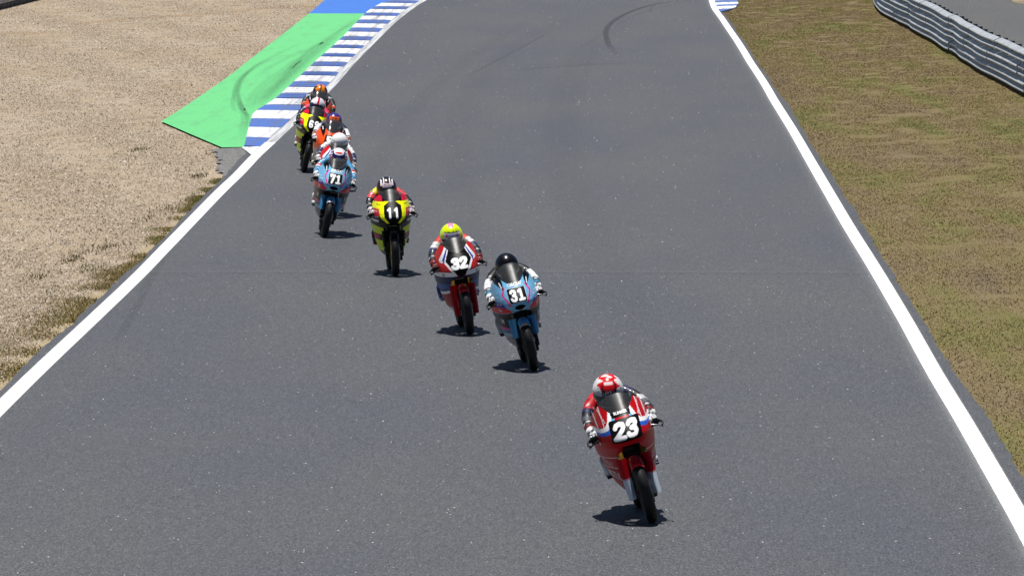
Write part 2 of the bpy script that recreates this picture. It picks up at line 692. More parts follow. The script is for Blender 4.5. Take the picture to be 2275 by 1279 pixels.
# ------------------------------------------------------------------ kerbs: one block per painted section
def kerb(bounds_px, xl, xr, rise, first_white, drop_last=None, tilt=.05):
    root = obj('kerb', None, kind='structure')
    ys_w = [G(700, b)[1] for b in bounds_px]
    yy = np.array(ys_w)
    for i in range(len(yy) - 1):
        white = (i % 2 == 0) == first_white
        y0, y1 = yy[i], yy[i + 1]
        nj, nk = 21, 10
        v, f = [], []
        rows = [(0.0, 0.0)]
        nt_ = 3 if i > 4 else 1
        ht = .020 if i > 4 else .004
        for q_ in range(nt_):
            rows += [(q_ / nt_ + .005, ht), ((q_ + .5) / nt_, ht * .75), ((q_ + 1) / nt_ - .003, 0.0)]
        nj = len(rows) - 1
        for j, (fj, hj) in enumerate(rows):
            for k in range(nk + 1):
                t = k / nk
                yb = y0 + (y1 - y0) * fj + .004 * (1 if j == 0 else -1 if j == nj else 0)
                x = xl(yb) * (1 - t) + xr(yb) * t
                # the painted boundaries run slightly askew of the track
                yv = yb + t * tilt * (xr(yb) - xl(yb)) * 10
                x = xl(yv) * (1 - t) + xr(yv) * t
                edge = min(1, (1 - t) * 6) * 1
                rib = hj
                z = .006 + rise * (1 - t) ** .8 + rib * min(1, 9 * t * (1 - t))
                v.append((x, yv, z))
        q = nk + 1
        for j in range(nj):
            for k in range(nk):
                a = j * q + k
                f.append((a, a + 1, a + 1 + q, a + q))
        # outer and end faces down into the ground
        base = len(v)
        for j in range(nj + 1):
            p = v[j * q]
            v.append((p[0], p[1], -.03))
        for j in range(nj):
            f.append((j * q, (j + 1) * q, base + j + 1, base + j))
        if i == 0:
            b2 = len(v)
            for k in range(nk + 1):
                v.append((v[k][0], v[k][1], -.03))
            for k in range(nk):
                f.append((k, b2 + k, b2 + k + 1, k + 1))
        obj('kerb_block', mesh('kerb_block', v, f, M_kwhite if white else M_kblue, False), root)
    return root


zb = [1047, 985, 915, 853, 795, 757, 712, 674, 630, 590, 547, 520, 481, 450, 413, 390, 352, 330, 295, 268, 235, 207, 176, 150, 121, 100, 74, 54, 30, 10, -12, -30, -50, -68, -88, -104, -122, -140]
bpx = [b / 3.197 for b in zb]
kerb(bpx, lambda y: KLx(y), lambda y: lx(y) - .10, .03, False)
# the white wedge that runs out into the track line
wedge = obj('kerb_end', None)
bpy.data.objects.remove(wedge)
wv = [G(534, 328.5), G(568, 349.5), G(603, 317), G(597, 322)]
poly_sheet('kerb_toe', [G(537, 328.2)[:2], G(562, 347.5)[:2], (lx(G(0, 345)[1]) - .10, G(0, 345)[1]), (lx(kerb_y0) - .10, kerb_y0 + .3), G(545, 326.4)[:2]], M_kwhite, .008)

RKx = lambda y: rx(y) + .10
_rk0, _rk1 = G(1600, 27), G(1648, 10)
RKo = lambda y: rx(y) + .10 + np.interp(y, [G(0, 27)[1], G(0, 19)[1], G(0, 9)[1], 600], [.08, .55, .72, .72])
kerb([27, 21, 15, 11.4, 6.7, 2.6, -2, -6, -10, -14, -18, -22, -26, -30], lambda y: RKo(y), lambda y: RKx(y), .03, False, tilt=-.02)

# ------------------------------------------------------------------ rubber marks
M_skid = rubber_mat(.17)
M_skid_soft = rubber_mat(.13)


def skid(px, width, mat, parent, z, fade=True, n=14):
    P = smooth_curve([G(*p)[:2] for p in px], n)
    v, f, c = [], [], []
    for i, p in enumerate(P):
        t = P[min(i + 1, len(P) - 1)] - P[max(i - 1, 0)]
        nrm = np.array([-t[1], t[0]]) / (np.linalg.norm(t) + 1e-9)
        e = min(1, 5 * i / len(P), 5 * (len(P) - 1 - i) / len(P)) if fade else 1
        for s, a in ((-1, 0), (-.5, 1), (.5, 1), (1, 0)):
            q = p + nrm * s * width / 2
            v.append((q[0], q[1], z))
            c.append((a * e,) * 3)
    for i in range(len(P) - 1):
        for k in range(3):
            a = i * 4 + k
            f.append((a, a + 4, a + 5, a + 1))
    me = mesh('skid_mark', v, f, mat, True, np.array(c))
    if sum(p.normal.z for p in me.polygons) < 0:
        me.flip_normals()
    return obj('skid_mark', me, parent)


# on the tarmac
skid([(1620, -2), (1500, 4), (1440, 14), (1390, 32), (1356, 54), (1346, 75), (1354, 102), (1378, 128)], .20, rubber_mat(.42), track, .0045)
skid([(1600, 2), (1510, 9), (1450, 22), (1400, 40), (1365, 62)], .10, M_skid_soft, track, .0085)
skid([(1458, 8), (1446, 22), (1448, 32)], .1, M_skid_soft, track, .0085)
skid([(1175, 112), (1250, 90), (1300, 97), (1335, 80)], .09, M_skid_soft, track, .0045)
skid([(1100, 160), (1230, 150), (1350, 143), (1450, 139)], .5, M_skid_soft, track, .0045)
skid([(1110, 150), (1230, 145), (1400, 141)], .25, M_skid_soft, track, .0085)
skid([(1000, 190), (1180, 95), (1215, 75)], .1, M_skid_soft, track, .0045)
skid([(240, 790), (300, 690), (340, 610), (400, 530)], .14, M_skid_soft, track, .0045)
skid([(700, 640), (780, 480), (860, 330), (960, 200), (1100, 90), (1250, 10)], .5, rubber_mat(.05), track, .0125)
skid([(1120, 830), (1060, 560), (1020, 380), (1040, 220), (1150, 100), (1330, 10)], .7, rubber_mat(.045), track, .0165)
skid([(1640, 1279), (1500, 900), (1330, 560), (1250, 350), (1260, 200), (1330, 90), (1450, 10)], .9, rubber_mat(.045), track, .0205)
M_seam = plain('seam_tar', (.15, .15, .15), .7)
M_seam.node_tree.nodes['Principled BSDF'].inputs['Alpha'].default_value = .07
sm = skid([(330, 607), (900, 606), (1500, 607), (1930, 608)], .35, M_seam, track, .0245, fade=False)
sm.name = 'paving_seam'
# on the green paint
for k, (px, wd) in enumerate([
        ([(541, 322), (540, 290), (544, 258), (530, 228), (524, 205), (540, 170), (600, 130), (680, 90)], .2),
        ([(552, 300), (550, 262), (536, 235), (530, 200), (552, 160), (600, 128)], .12),
        ([(530, 255), (517, 235), (522, 205), (536, 175), (566, 150)], .12),
        ([(556, 262), (538, 245), (530, 220)], .14),
        ([(545, 250), (575, 200), (640, 150), (720, 95)], .3),
        ([(560, 246), (600, 200), (655, 150), (740, 85)], .35),
        ([(590, 225), (640, 175), (700, 120), (775, 55)], .3),
        ([(575, 236), (620, 188), (680, 135)], .3),
        ([(600, 205), (680, 120), (760, 65), (800, 38)], .15),
        ([(740, 82), (770, 62), (800, 45)], .12),
        ([(560, 180), (620, 140), (700, 105), (760, 75)], .2)]):
    skid(px, wd, M_skid if k < 4 or k == 9 else M_skid_soft, green, .0085 + .0035 * k)

# ------------------------------------------------------------------ right verge, service road
RAIL_PX = [(2330, 236), (2300, 222), (2271, 207), (2244, 192), (2217, 178), (2190, 165), (2163, 147.5), (2145, 137), (2127, 123), (2109, 115), (2082, 96), (2057, 83), (2035, 71), (2028, 65), (2008, 56), (1990, 46), (1976, 39), (1965, 32), (1956, 23), (1950.5, 12.6), (1948.5, 0), (1950, -14), (1955, -30)]
RAIL = smooth_curve([G(*p)[:2] for p in RAIL_PX], 10)
rail_s = RAIL[np.argsort(RAIL[:, 1])]


def rail_x(y):
    return np.interp(y, rail_s[:, 1], rail_s[:, 0], left=rail_s[0, 0] + 0)


yv = np.concatenate([np.arange(20, 225, .8), np.arange(225, 521, 10)])
vedge = lambda y: 60.0 if y < 20 else (rail_x(y) + .35 if y > rail_s[0, 1] else rail_s[0, 0] + (rail_s[0, 1] - y) * .12 + .35)
v, f = grid_between(lambda y: rx(y) + .05, vedge, yv, 20, -.012)
v = np.array(v)
v[:, 2] += rng.normal(0, .006, len(v)) * np.clip((v[:, 0] - rx(v[:, 1]) - .3), 0, 1)
obj('grass_verge', mesh('grass_verge', v, f, M_verge), kind='structure')
v, f = grid_between(vedge, lambda y: 60.0, yv, 4, -.02)
obj('service_road', mesh('service_road', v, f, M_service), kind='structure')
c0 = Vector((G(2262, 10).x + 2.56, G(0, 28).y + 16, 0))
bank = [(c0.x + 1.6 * math.cos(a) * 1.6, c0.y + 16 * math.sin(a)) for a in np.linspace(0, 2 * math.pi, 40, endpoint=False)]
poly_sheet('dry_bank', wob(bank, .12), M_soil, -.012)


# grass blades (uncountable)
def blades(name, pts, h, wd, mat, lean=.5):
    n = len(pts)
    a = rng.uniform(0, 2 * math.pi, n)
    hh = h * rng.uniform(.5, 1.3, n)
    la = rng.uniform(0, 2 * math.pi, n)
    lo = hh * rng.uniform(.1, lean * 2, n)
    d = np.stack([np.cos(a), np.sin(a), 0 * a], 1) * (wd * rng.uniform(.6, 1.4, n))[:, None]
    tip = pts + np.stack([np.cos(la) * lo, np.sin(la) * lo, hh], 1)
    v = np.empty((n, 3, 3))
    v[:, 0] = pts - d
    v[:, 1] = pts + d
    v[:, 2] = tip
    return obj(name, mesh(name, v.reshape(-1, 3), np.arange(n * 3).reshape(n, 3), mat, False), kind='stuff', label='short dry grass growing on the ' + ('right verge' if 'verge' not in name else 'verge'), category='grass')


def clump(P, scale, thr, seed):
    """keep points where a smooth random field is high, so that blades stand in tufts"""
    r = np.random.default_rng(seed)
    k = r.normal(0, scale, (14, 2))
    k[:, 1] *= .5
    ph = r.uniform(0, 6.28, 14)
    s = np.zeros(len(P))
    for i in range(14):
        s += np.sin(P[:, 0] * k[i, 0] + P[:, 1] * k[i, 1] + ph[i])
    return P[(s / 14 ** .5 * 1.0 + r.normal(0, .45, len(P))) > thr]


N = 1000000
y = rng.uniform(52, 218, N)
x = rx(y) + .12 + rng.uniform(0, 1, N) ** 1.0 * 11
hi = np.where(y > rail_s[0, 1], rail_x(y) + .1, rail_s[0, 0])
lim = (1500 / FPX) * y
ok = (x < hi) & (x < lim) & (x > rx(y) + .20 + jr(y) + rng.normal(0, .05, N))
P = np.stack([x, y, np.full(N, -.012)], 1)[ok]
P = clump(P, 3.0, -1.8, 3)
M_blade = blade_mat('dry_blade', [(0, (.09, .067, .04)), (.3, (.165, .125, .066)), (.62, (.21, .16, .082)), (.85, (.115, .113, .036)), (1, (.40, .32, .21))])
blades('dry_grass', P, .018, .0058, M_blade, 1.2)
# left margin: tufts between the track and the gravel
N = 80000
y = rng.uniform(50, 118, N)
wid = np.interp(y, [40, 58, 72, 84, 100, 112, 118], [2.3, 1.6, .95, .55, .25, .10, .02])
x = lx(y) - .20 + jl(y) - np.abs(rng.normal(0, .5, N)) * wid
P = np.stack([x, y, np.full(N, -.034)], 1)
P = clump(P, 3.4, .2, 11)
blades('margin_grass', P, .026, .007, blade_mat('margin_blade', [(0, (.10, .125, .045)), (.35, (.19, .20, .08)), (.65, (.34, .28, .15)), (1, (.50, .42, .28))]), .6)
# sparse green weeds in the gravel
wpx = [(440, 388), (155, 575), (200, 590), (240, 545), (330, 480), (120, 640), (310, 330), (85, 610), (180, 560), (365, 460), (430, 440), (455, 425)]
P = []
for p in wpx:
    c = G(*p)
    k = rng.integers(25, 90)
    P.append(np.stack([c.x + rng.normal(0, .09, k), c.y + rng.normal(0, .5, k), np.full(k, -.034)], 1))
blades('weed_tufts', np.vstack(P), .05, .009, blade_mat('weed_blade', [(0, (.035, .045, .015)), (.5, (.09, .10, .03)), (1, (.22, .19, .09))]), .5)

# loose pebbles on the gravel bed
N = 480000
y = 56 + (216 - 56) * rng.uniform(0, 1, N) ** .8
x0 = -(1500 / FPX) * y
x = rng.uniform(0, 1, N) * (lx(y) - .3 - x0) + x0
x = np.minimum(x, lx(y) - .28 - np.abs(rng.normal(0, .10, N)) * np.interp(y, [60, 100], [6, 1]))
gl = np.array([np.interp(q, GL[:, 1], GL[:, 0]) for q in y])
in_runoff = (y > G(0, 326)[1]) & (x > np.where(y < G(0, 270)[1], 1e9, gl - .02))
tri_y0, tri_y1 = G(0, 328)[1], G(0, 270)[1]
tipx = np.interp(y, [tri_y0, tri_y1], [G(493, 328)[0], G(358, 270)[0]])
in_runoff |= (y > tri_y0) & (y <= tri_y1) & (x > tipx - .02)
pa = (y > G(0, 395)[1]) & (y < tri_y0) & (x > G(484, 360)[0])
ok = ~in_runoff & ~pa
x, y = x[ok], y[ok]
n = len(x)
sz = rng.lognormal(math.log(.0098), .34, n)
ang = rng.uniform(0, 2 * math.pi, n)
v = np.empty((n, 5, 3))
cx = np.stack([x, y, np.full(n, -.036)], 1)
for k in range(4):
    a = ang + k * math.pi / 2 + rng.normal(0, .25, n)
    rr = sz * rng.uniform(.8, 1.3, n)
    v[:, k] = cx + np.stack([np.cos(a) * rr, np.sin(a) * rr, rng.uniform(0, .3, n) * sz], 1)
v[:, 4] = cx + np.stack([rng.normal(0, .3, n) * sz, rng.normal(0, .3, n) * sz, sz * rng.uniform(.8, 1.5, n)], 1)
b = np.arange(n)[:, None] * 5
f = np.concatenate([b + np.array([[k, (k + 1) % 4, 4]]) for k in range(4)], 1).reshape(-1, 3)
obj('gravel', mesh('gravel', v.reshape(-1, 3), f, M_stone, False), kind='stuff', label='loose tan pebbles lying on the gravel trap', category='gravel')

# pale grit added to stand in for specular glints on the track
n = 2600
y = 50 + 165 * rng.uniform(0, 1, n) ** 1.3
x = lx(y) + .4 + (rx(y) - lx(y) - .8) * rng.uniform(0, 1, n)
sz = rng.lognormal(math.log(.0042), .35, n) * (1 + (y - 50) / 500)
ang = rng.uniform(0, 2 * math.pi, n)
v = np.empty((n, 5, 3))
cx = np.stack([x, y, np.zeros(n)], 1)
for k in range(4):
    a = ang + k * math.pi / 2
    v[:, k] = cx + np.stack([np.cos(a) * sz, np.sin(a) * sz, 0 * sz], 1)
v[:, 4] = cx + np.stack([0 * sz, 0 * sz, sz * 1.3], 1)
b = np.arange(n)[:, None] * 5
f = np.concatenate([b + np.array([[k, (k + 1) % 4, 4]]) for k in range(4)], 1).reshape(-1, 3)
obj('speckle', mesh('speckle', v.reshape(-1, 3), f, plain('pale_glint', (.78, .76, .72), .6), False), kind='stuff', label='pale grit standing in for sparkle glints on the tarmac', category='speckle')

# ------------------------------------------------------------------ steel crash barrier
M_steel = plain('galvanised_steel', (.42, .445, .475), .5, .1, noise=.16, nscale=3)
M_bolt = plain('dark_bolt', (.03, .03, .035), .6)
M_post = plain('steel_post', (.16, .165, .175), .6, .3, noise=.2)
PROF = [(-.004, .0), (0, .012), (.135, .062), (.142, .085), (.135, .108), (.012, .140), (.005, .156), (.012, .172), (.135, .204), (.142, .227), (.135, .250), (0, .300), (-.004, .312)]


def arc(P):
    d = np.r_[0, np.cumsum(np.linalg.norm(np.diff(P, axis=0), axis=1))]
    return d


def at_s(P, d, s):
    return np.array([np.interp(s, d, P[:, 0]), np.interp(s, d, P[:, 1])])


def beam_segment(P, d, s0, s1, z0, k, out_sign):
    v, f = [], []
    ss = np.linspace(s0, s1, 7)
    jit = rng.normal(0, .006)
    for s in ss:
        p = at_s(P, d, s)
        t = at_s(P, d, s + .05) - at_s(P, d, s - .05)
        t /= np.linalg.norm(t)
        nrm = np.array([-t[1], t[0]]) * out_sign
        for o_, z in PROF:
            q = p + nrm * (o_ + jit + .004 * (k % 2))
            v.append((q[0], q[1], z0 + z))
    m = len(PROF)
    for i in range(len(ss) - 1):
        for j in range(m - 1):
            a = i * m + j
            f.append((a, a + 1, a + 1 + m, a + m) if out_sign < 0 else (a, a + m, a + 1 + m, a + 1))
    return mesh('rail_beam', v, f, M_steel)


def barrier(P, name, label, out_sign, seg, tiers, zstep, z_base):
    d = arc(P)
    root = obj(name, None, label=label, category='crash barrier')
    root.location = (P[0][0], P[0][1], 0)
    inv = Vector((-P[0][0], -P[0][1], 0))
    bolts = MB()
    n = int(d[-1] / seg)
    for t in range(tiers):
        for i in range(n):
            s0 = i * seg + (0 if t != 1 else seg * .45)
            s1 = min(s0 + seg - .09, d[-1])
            if s1 - s0 < .5:
                continue
            me = beam_segment(P, d, s0, s1, z_base + t * zstep, i, out_sign)
            me.transform(Matrix.Translation(inv))
            me.polygons.foreach_set('use_smooth', [True] * len(me.polygons))
            so = obj('rail_beam', me, root)
            for q in np.arange(s0 + .5, s1, 2.1):
                p = at_s(P, d, q)
                tv = at_s(P, d, q + .05) - at_s(P, d, q - .05)
                tv /= np.linalg.norm(tv)
                nr = np.array([-tv[1], tv[0]]) * out_sign
                c = p + nr * .02
                bolts.box((c[0] + inv.x, c[1] + inv.y, z_base + t * zstep + .156), (.03, .05, .04), .006)
    bo = obj('bolts', bolts.make('bolts', M_bolt, False), root, kind='stuff')
    pm = None
    for s in np.arange(.5, d[-1], 2.0):
        p = at_s(P, d, s)
        t = at_s(P, d, s + .05) - at_s(P, d, s - .05)
        t /= np.linalg.norm(t)
        nr = np.array([-t[1], t[0]]) * out_sign
        if pm is None:
            b = MB()
            b.box((0, 0, tiers * zstep / 2), (.10, .012, tiers * zstep))
            b.box((-.056, 0, tiers * zstep / 2), (.012, .06, tiers * zstep))
            b.box((.056, 0, tiers * zstep / 2), (.012, .06, tiers * zstep))
            pm = b.make('post', M_post, False)
        po = obj('post', pm, root)
        c = p - nr * .08
        po.location = (c[0] + inv.x, c[1] + inv.y, .02)
        po.rotation_euler = (0, 0, math.atan2(t[1], t[0]) + R(90))
    return root


barrier(RAIL, 'crash_barrier', 'long wavy triple rail steel crash barrier at the far right edge of the dry grass', 1, 4.3, 3, .322, .03)
# padded barrier at the far left edge of the gravel
M_pad = plain('grey_tarpaulin', (.52, .53, .56), .6, noise=.2, nscale=5)
M_pad_shade = plain('base_shade', (.035, .038, .045), .7)
root = obj('padded_barrier', None, label='grey padded crash barrier behind the gravel in the top left corner', category='crash barrier')
p0, p1 = np.array(G(-60, 31)[:2]), np.array(G(74, -2)[:2])
root.location = (p0[0], p0[1], 0)
dv = p1 - p0
L = np.linalg.norm(dv)
nblk = 14
for i in range(nblk):
    b = MB()
    b.box((0, 0, .60), (.34, L / nblk * .97, 1.0), .05, taper=.92)
    for k in range(3):
        b.box((.185, (k - 1) * L / nblk * .3, .60), (.03, .05, .92), .01)
    po = obj('foam_block', b.make('foam_block', M_pad), root)
    b2 = MB()
    b2.box((0, 0, .05), (.36, L / nblk * .985, .16), .02)  # dark strip standing for the shadow along the bottom of the block
    obj('base_shadow', b2.make('base_shadow', M_pad_shade), po)
    q = dv * ((i + .5) / nblk)
    po.location = (q[0], q[1], 0)
    po.rotation_euler = (0, 0, math.atan2(dv[1], dv[0]) - R(90) + rng.normal(0, .03))

# ==================================================================== motorcycles
M_rubber = plain('tyre_rubber', (.009, .009, .010), .6, noise=.25, nscale=30)
M_rim = plain('black_rim', (.02, .02, .022), .35, .3)
M_rimy = plain('yellow_rim', (.65, .60, .02), .4)
M_rimw = plain('silver_rim', (.45, .45, .46), .35, .6)
M_disc = plain('steel_disc', (.42, .41, .40), .3, .9)
M_black = plain('black_plastic', (.008, .008, .009), .45, noise=.2)
M_metal = plain('raw_alloy', (.42, .42, .44), .35, .85)
M_gold = plain('gold_fork', (.50, .30, .05), .3, .7)
M_seat = plain('seat_foam', (.015, .015, .016), .9)
M_rad = plain('radiator_core', (.022, .022, .024), .5, .4)
M_engine = plain('engine_castings', (.05, .05, .052), .5, .5, noise=.3)
M_exh = plain('exhaust_steel', (.36, .34, .31), .28, .9)
M_paint = attr_mat('race_paint', .32, 0, (.006, .006, .007), spec=.05)
M_leather = attr_mat('race_leather', .5, .1, noise=.14)
M_helmet = attr_mat('helmet_lacquer', .25, .3, noise=.05)
M_print = attr_mat('number_print', .45, 0, noise=.04, spec=.08)


def glass(name, col, alpha, rough=.06):
    m, nt, b = new_mat(name)
    b.inputs['Base Color'].default_value = (*lin(col), 1)
    b.inputs['Roughness'].default_value = rough
    b.inputs['Alpha'].default_value = alpha
    b.inputs['Coat Weight'].default_value = .6
    b.inputs['Coat Roughness'].default_value = .03
    return m


M_screen = glass('smoked_screen', (.050, .054, .060), .46, .30)
for k_, v_ in (('Coat Weight', 0.0), ('Specular IOR Level', .12)):
    M_screen.node_tree.nodes['Principled BSDF'].inputs[k_].default_value = v_
M_screen_b = glass('clear_screen', (.060, .064, .070), .46, .12)
M_visor = glass('dark_visor', (.008, .008, .010), 1.0)


# ---- fairing surface: height z -> plan ellipse
KZ = np.array([.17, .20, .25, .30, .36, .45, .55, .62, .66, .70, .76, .82, .88, .95, 1.00, 1.05, 1.10, 1.14, 1.18])
KW = np.array([.03, .07, .125, .162, .192, .219, .240, .253, .259, .264, .267, .262, .249, .229, .210, .191, .169, .141, .095])
KYF = np.array([.46, .40, .33, .27, .22, .16, .09, .01, -.07, -.150, -.172, -.125, -.055, .045, .115, .180, .250, .300, .365])
KYR = np.array([.82, .86, .90, .92, .92, .90, .86, .82, .79, .76, .71, .66, .61, .55, .51, .48, .46, .45, .45])
_zs = np.linspace(.17, 1.18, 400)


def _sm(K):
    a = np.interp(_zs, KZ, K)
    g = np.exp(-np.linspace(-2, 2, 25) ** 2)
    g /= g.sum()
    p = np.r_[2 * a[0] - a[12:0:-1], a, 2 * a[-1] - a[-2:-14:-1]]
    return np.convolve(p, g, 'valid')


_W, _YF, _YR = _sm(KW), _sm(KYF), _sm(KYR)
EX = .86


def S(t, z):
    """t signed angle (0 front centre, +-pi/2 rear of the side)"""
    w_ = np.interp(z, _zs, _W)
    yf = np.interp(z, _zs, _YF)
    yr = np.interp(z, _zs, _YR)
    st = np.abs(np.sin(t)) ** EX * np.sign(t)
    return np.stack([w_ * st, yf + (yr - yf) * (1 - np.cos(t)), z + 0 * t], -1)


def t_of_x(x, z):
    w_ = np.interp(z, _zs, _W)
    r = np.clip(np.abs(x) / w_, 0, .9999) ** (1 / EX)
    return np.arcsin(r) * np.sign(x)


_tt = np.linspace(0, math.pi / 2, 161)


def wrap(s, z, off):
    """point at arc length s from the centre line on row z, lifted off the skin"""
    s = np.asarray(s, float)
    z = np.asarray(z, float)
    out = np.empty((len(s), 3))
    zq = np.round(z, 3)
    T = np.empty(len(s))
    for zz in np.unique(zq):
        P = S(_tt, np.full(_tt.shape, zz))
        d = np.r_[0, np.cumsum(np.linalg.norm(np.diff(P, axis=0), axis=1))]
        k = zq == zz
        T[k] = np.interp(np.abs(s[k]), d, _tt) * np.sign(s[k])
    p = S(T, z)
    e = 1e-3
    du = S(T + e, z) - S(T - e, z)
    dz = S(T, z + e) - S(T, z - e)
    n = np.cross(du, dz)
    n /= np.linalg.norm(n, axis=1)[:, None] + 1e-12
    n *= np.where((n * np.stack([p[:, 0], p[:, 1] - .6, 0 * p[:, 2]], 1)).sum(1) < 0, -1, 1)[:, None]
    return p + n * off


def s_of_x(x, z):
    P = S(_tt, np.full(_tt.shape, z))
    d = np.r_[0, np.cumsum(np.linalg.norm(np.diff(P, axis=0), axis=1))]
    return float(np.interp(abs(x), P[:, 0], d)) * (1 if x >= 0 else -1)


NZ, NT = 226, 64
_zrow = np.linspace(.172, 1.178, NZ)
_tc = np.linspace(0, 1, NT)
_tc = (_tc ** 1.15) * math.pi / 2
_tfull = np.concatenate([-_tc[:0:-1], _tc])
TT, ZZ = np.meshgrid(_tfull, _zrow)
FP = S(TT, ZZ)                                   # NZ x NTF x 3
NTF = FP.shape[1]


def face_grid():
    j, k = np.meshgrid(np.arange(NZ - 1), np.arange(NTF - 1), indexing='ij')
    a = j * NTF + k
    return np.stack([a, a + 1, a + 1 + NTF, a + NTF], -1).reshape(-1, 4)


FQ = face_grid()
FV = FP.reshape(-1, 3)
FC = FV[FQ].mean(1)


def zscreen(x):
    return .952 + .098 * (np.abs(x) / .148) ** 2.2


def arch(z):
    return np.interp(z, [.24, .27, .33, .45, .56, .62, .662, .682], [0, .055, .098, .126, .134, .122, .075, 0])


def sel(mask):
    q = FQ[mask]
    u, inv = np.unique(q, return_inverse=True)
    return u, inv.reshape(q.shape)


_x, _y, _z = FC.T
is_screen = _z > zscreen(_x)
top_cut = _z < 1.075 - .42 * np.maximum(0, _y - .22)
scr_cut = (_z < 1.168 - .055 * (np.abs(_x) / .13) ** 2) & (_z < 1.16 - .55 * np.maximum(0, _y - .36))
scr_low = scr_cut & (_z < 1.112 - .035 * (np.abs(_x) / .13) ** 2)
in_arch = (np.abs(_x) < arch(_z)) & (_y < .5)
rear_cut = _y < .90 - .55 * np.clip(_z - .62, 0, 1)
foot_cut = ~((_y > .72) & (_z > .34) & (_z < .60))
fair_all = ~is_screen & top_cut & ~in_arch & rear_cut & foot_cut
intake = ((_x / .058) ** 2 + ((_z - .712) / .027) ** 2 < 1) & (_y < .3)
FAIR_I = sel(fair_all & ~intake)
FAIR_N = sel(fair_all)
SCREEN = sel(is_screen & scr_cut)
SCREEN_L = sel(is_screen & scr_low)

# ---- block digits as painted print
DIG = {
    '1': [[(.12, .80), (.33, .97)], [(.33, .97), (.33, .03)]],
    '2': [[(.09, .74), (.14, .89), (.30, .95), (.46, .89), (.50, .73), (.43, .55), (.12, .12)], [(.08, .07), (.54, .07)]],
    '3': [[(.10, .80), (.16, .91), (.30, .95), (.44, .90), (.48, .75), (.42, .58), (.26, .52)], [(.26, .52), (.44, .45), (.50, .27), (.44, .10), (.30, .05), (.15, .09), (.08, .22)]],
    '5': [[(.52, .93), (.13, .93), (.11, .54), (.30, .60), (.45, .52), (.50, .32), (.44, .11), (.30, .05), (.15, .09), (.08, .20)]],
    '6': [[(.49, .80), (.43, .91), (.30, .95), (.16, .90), (.10, .70), (.10, .28), (.17, .09), (.30, .05), (.43, .09), (.50, .27), (.43, .46), (.30, .51), (.17, .46), (.10, .33)]],
    '7': [[(.05, .92), (.54, .92)], [(.50, .92), (.24, .02)]],
}
DIG['9'] = [[(.6 - a, 1 - b) for a, b in DIG['6'][0]]]


def seg_d(P, a, b):
    a, b = np.array(a), np.array(b)
    ab = b - a
    t = np.clip(((P - a) @ ab) / (ab @ ab), 0, 1)
    return np.linalg.norm(P - a - t[:, None] * ab, axis=1)


def digits_sdf(text, P, cell_w, h, th, slant=0.0, slab=False, gap=0.0, rise=0.0):
    """distance (metres) of points P to the stroked number centred on 0"""
    n = len(text)
    total = n * cell_w + (n - 1) * gap
    d = np.full(len(P), 9.0)
    for i, ch in enumerate(text):
        ox = -total / 2 + i * (cell_w + gap)
        lines = list(DIG[ch])
        if ch == '1' and slab:
            lines = [[(.14, .82), (.32, .93)], [(.32, .93), (.32, .07)], [(.10, .07), (.54, .07)]]
        if ch == '7' and slab:
            lines = lines + [[(.08, .92), (.08, .78)]]
        Q = P.copy()
        Q[:, 1] -= rise * (i - (n - 1) / 2)
        Q[:, 0] -= slant * Q[:, 1]
        for ln in lines:
            for a, b in zip(ln[:-1], ln[1:]):
                A = (ox + a[0] / .6 * cell_w, (a[1] - .5) * h)
                B = (ox + b[0] / .6 * cell_w, (b[1] - .5) * h)
                d = np.minimum(d, seg_d(Q, A, B) - th / 2)
    return d


def poly_in(P, poly):
    x_, y_ = P[:, 0], P[:, 1]
    ins = np.zeros(len(P), bool)
    n = len(poly)
    for i in range(n):
        (x1, y1), (x2, y2) = poly[i], poly[(i + 1) % n]
        c = ((y1 > y_) != (y2 > y_)) & (x_ < (x2 - x1) * (y_ - y1) / (y2 - y1 + 1e-12) + x1)
        ins ^= c
    return ins


def poly_d(P, poly, closed=True):
    d = np.full(len(P), 9.0)
    n = len(poly)
    for i in range(n if closed else n - 1):
        d = np.minimum(d, seg_d(P, poly[i], poly[(i + 1) % n]))
    return d


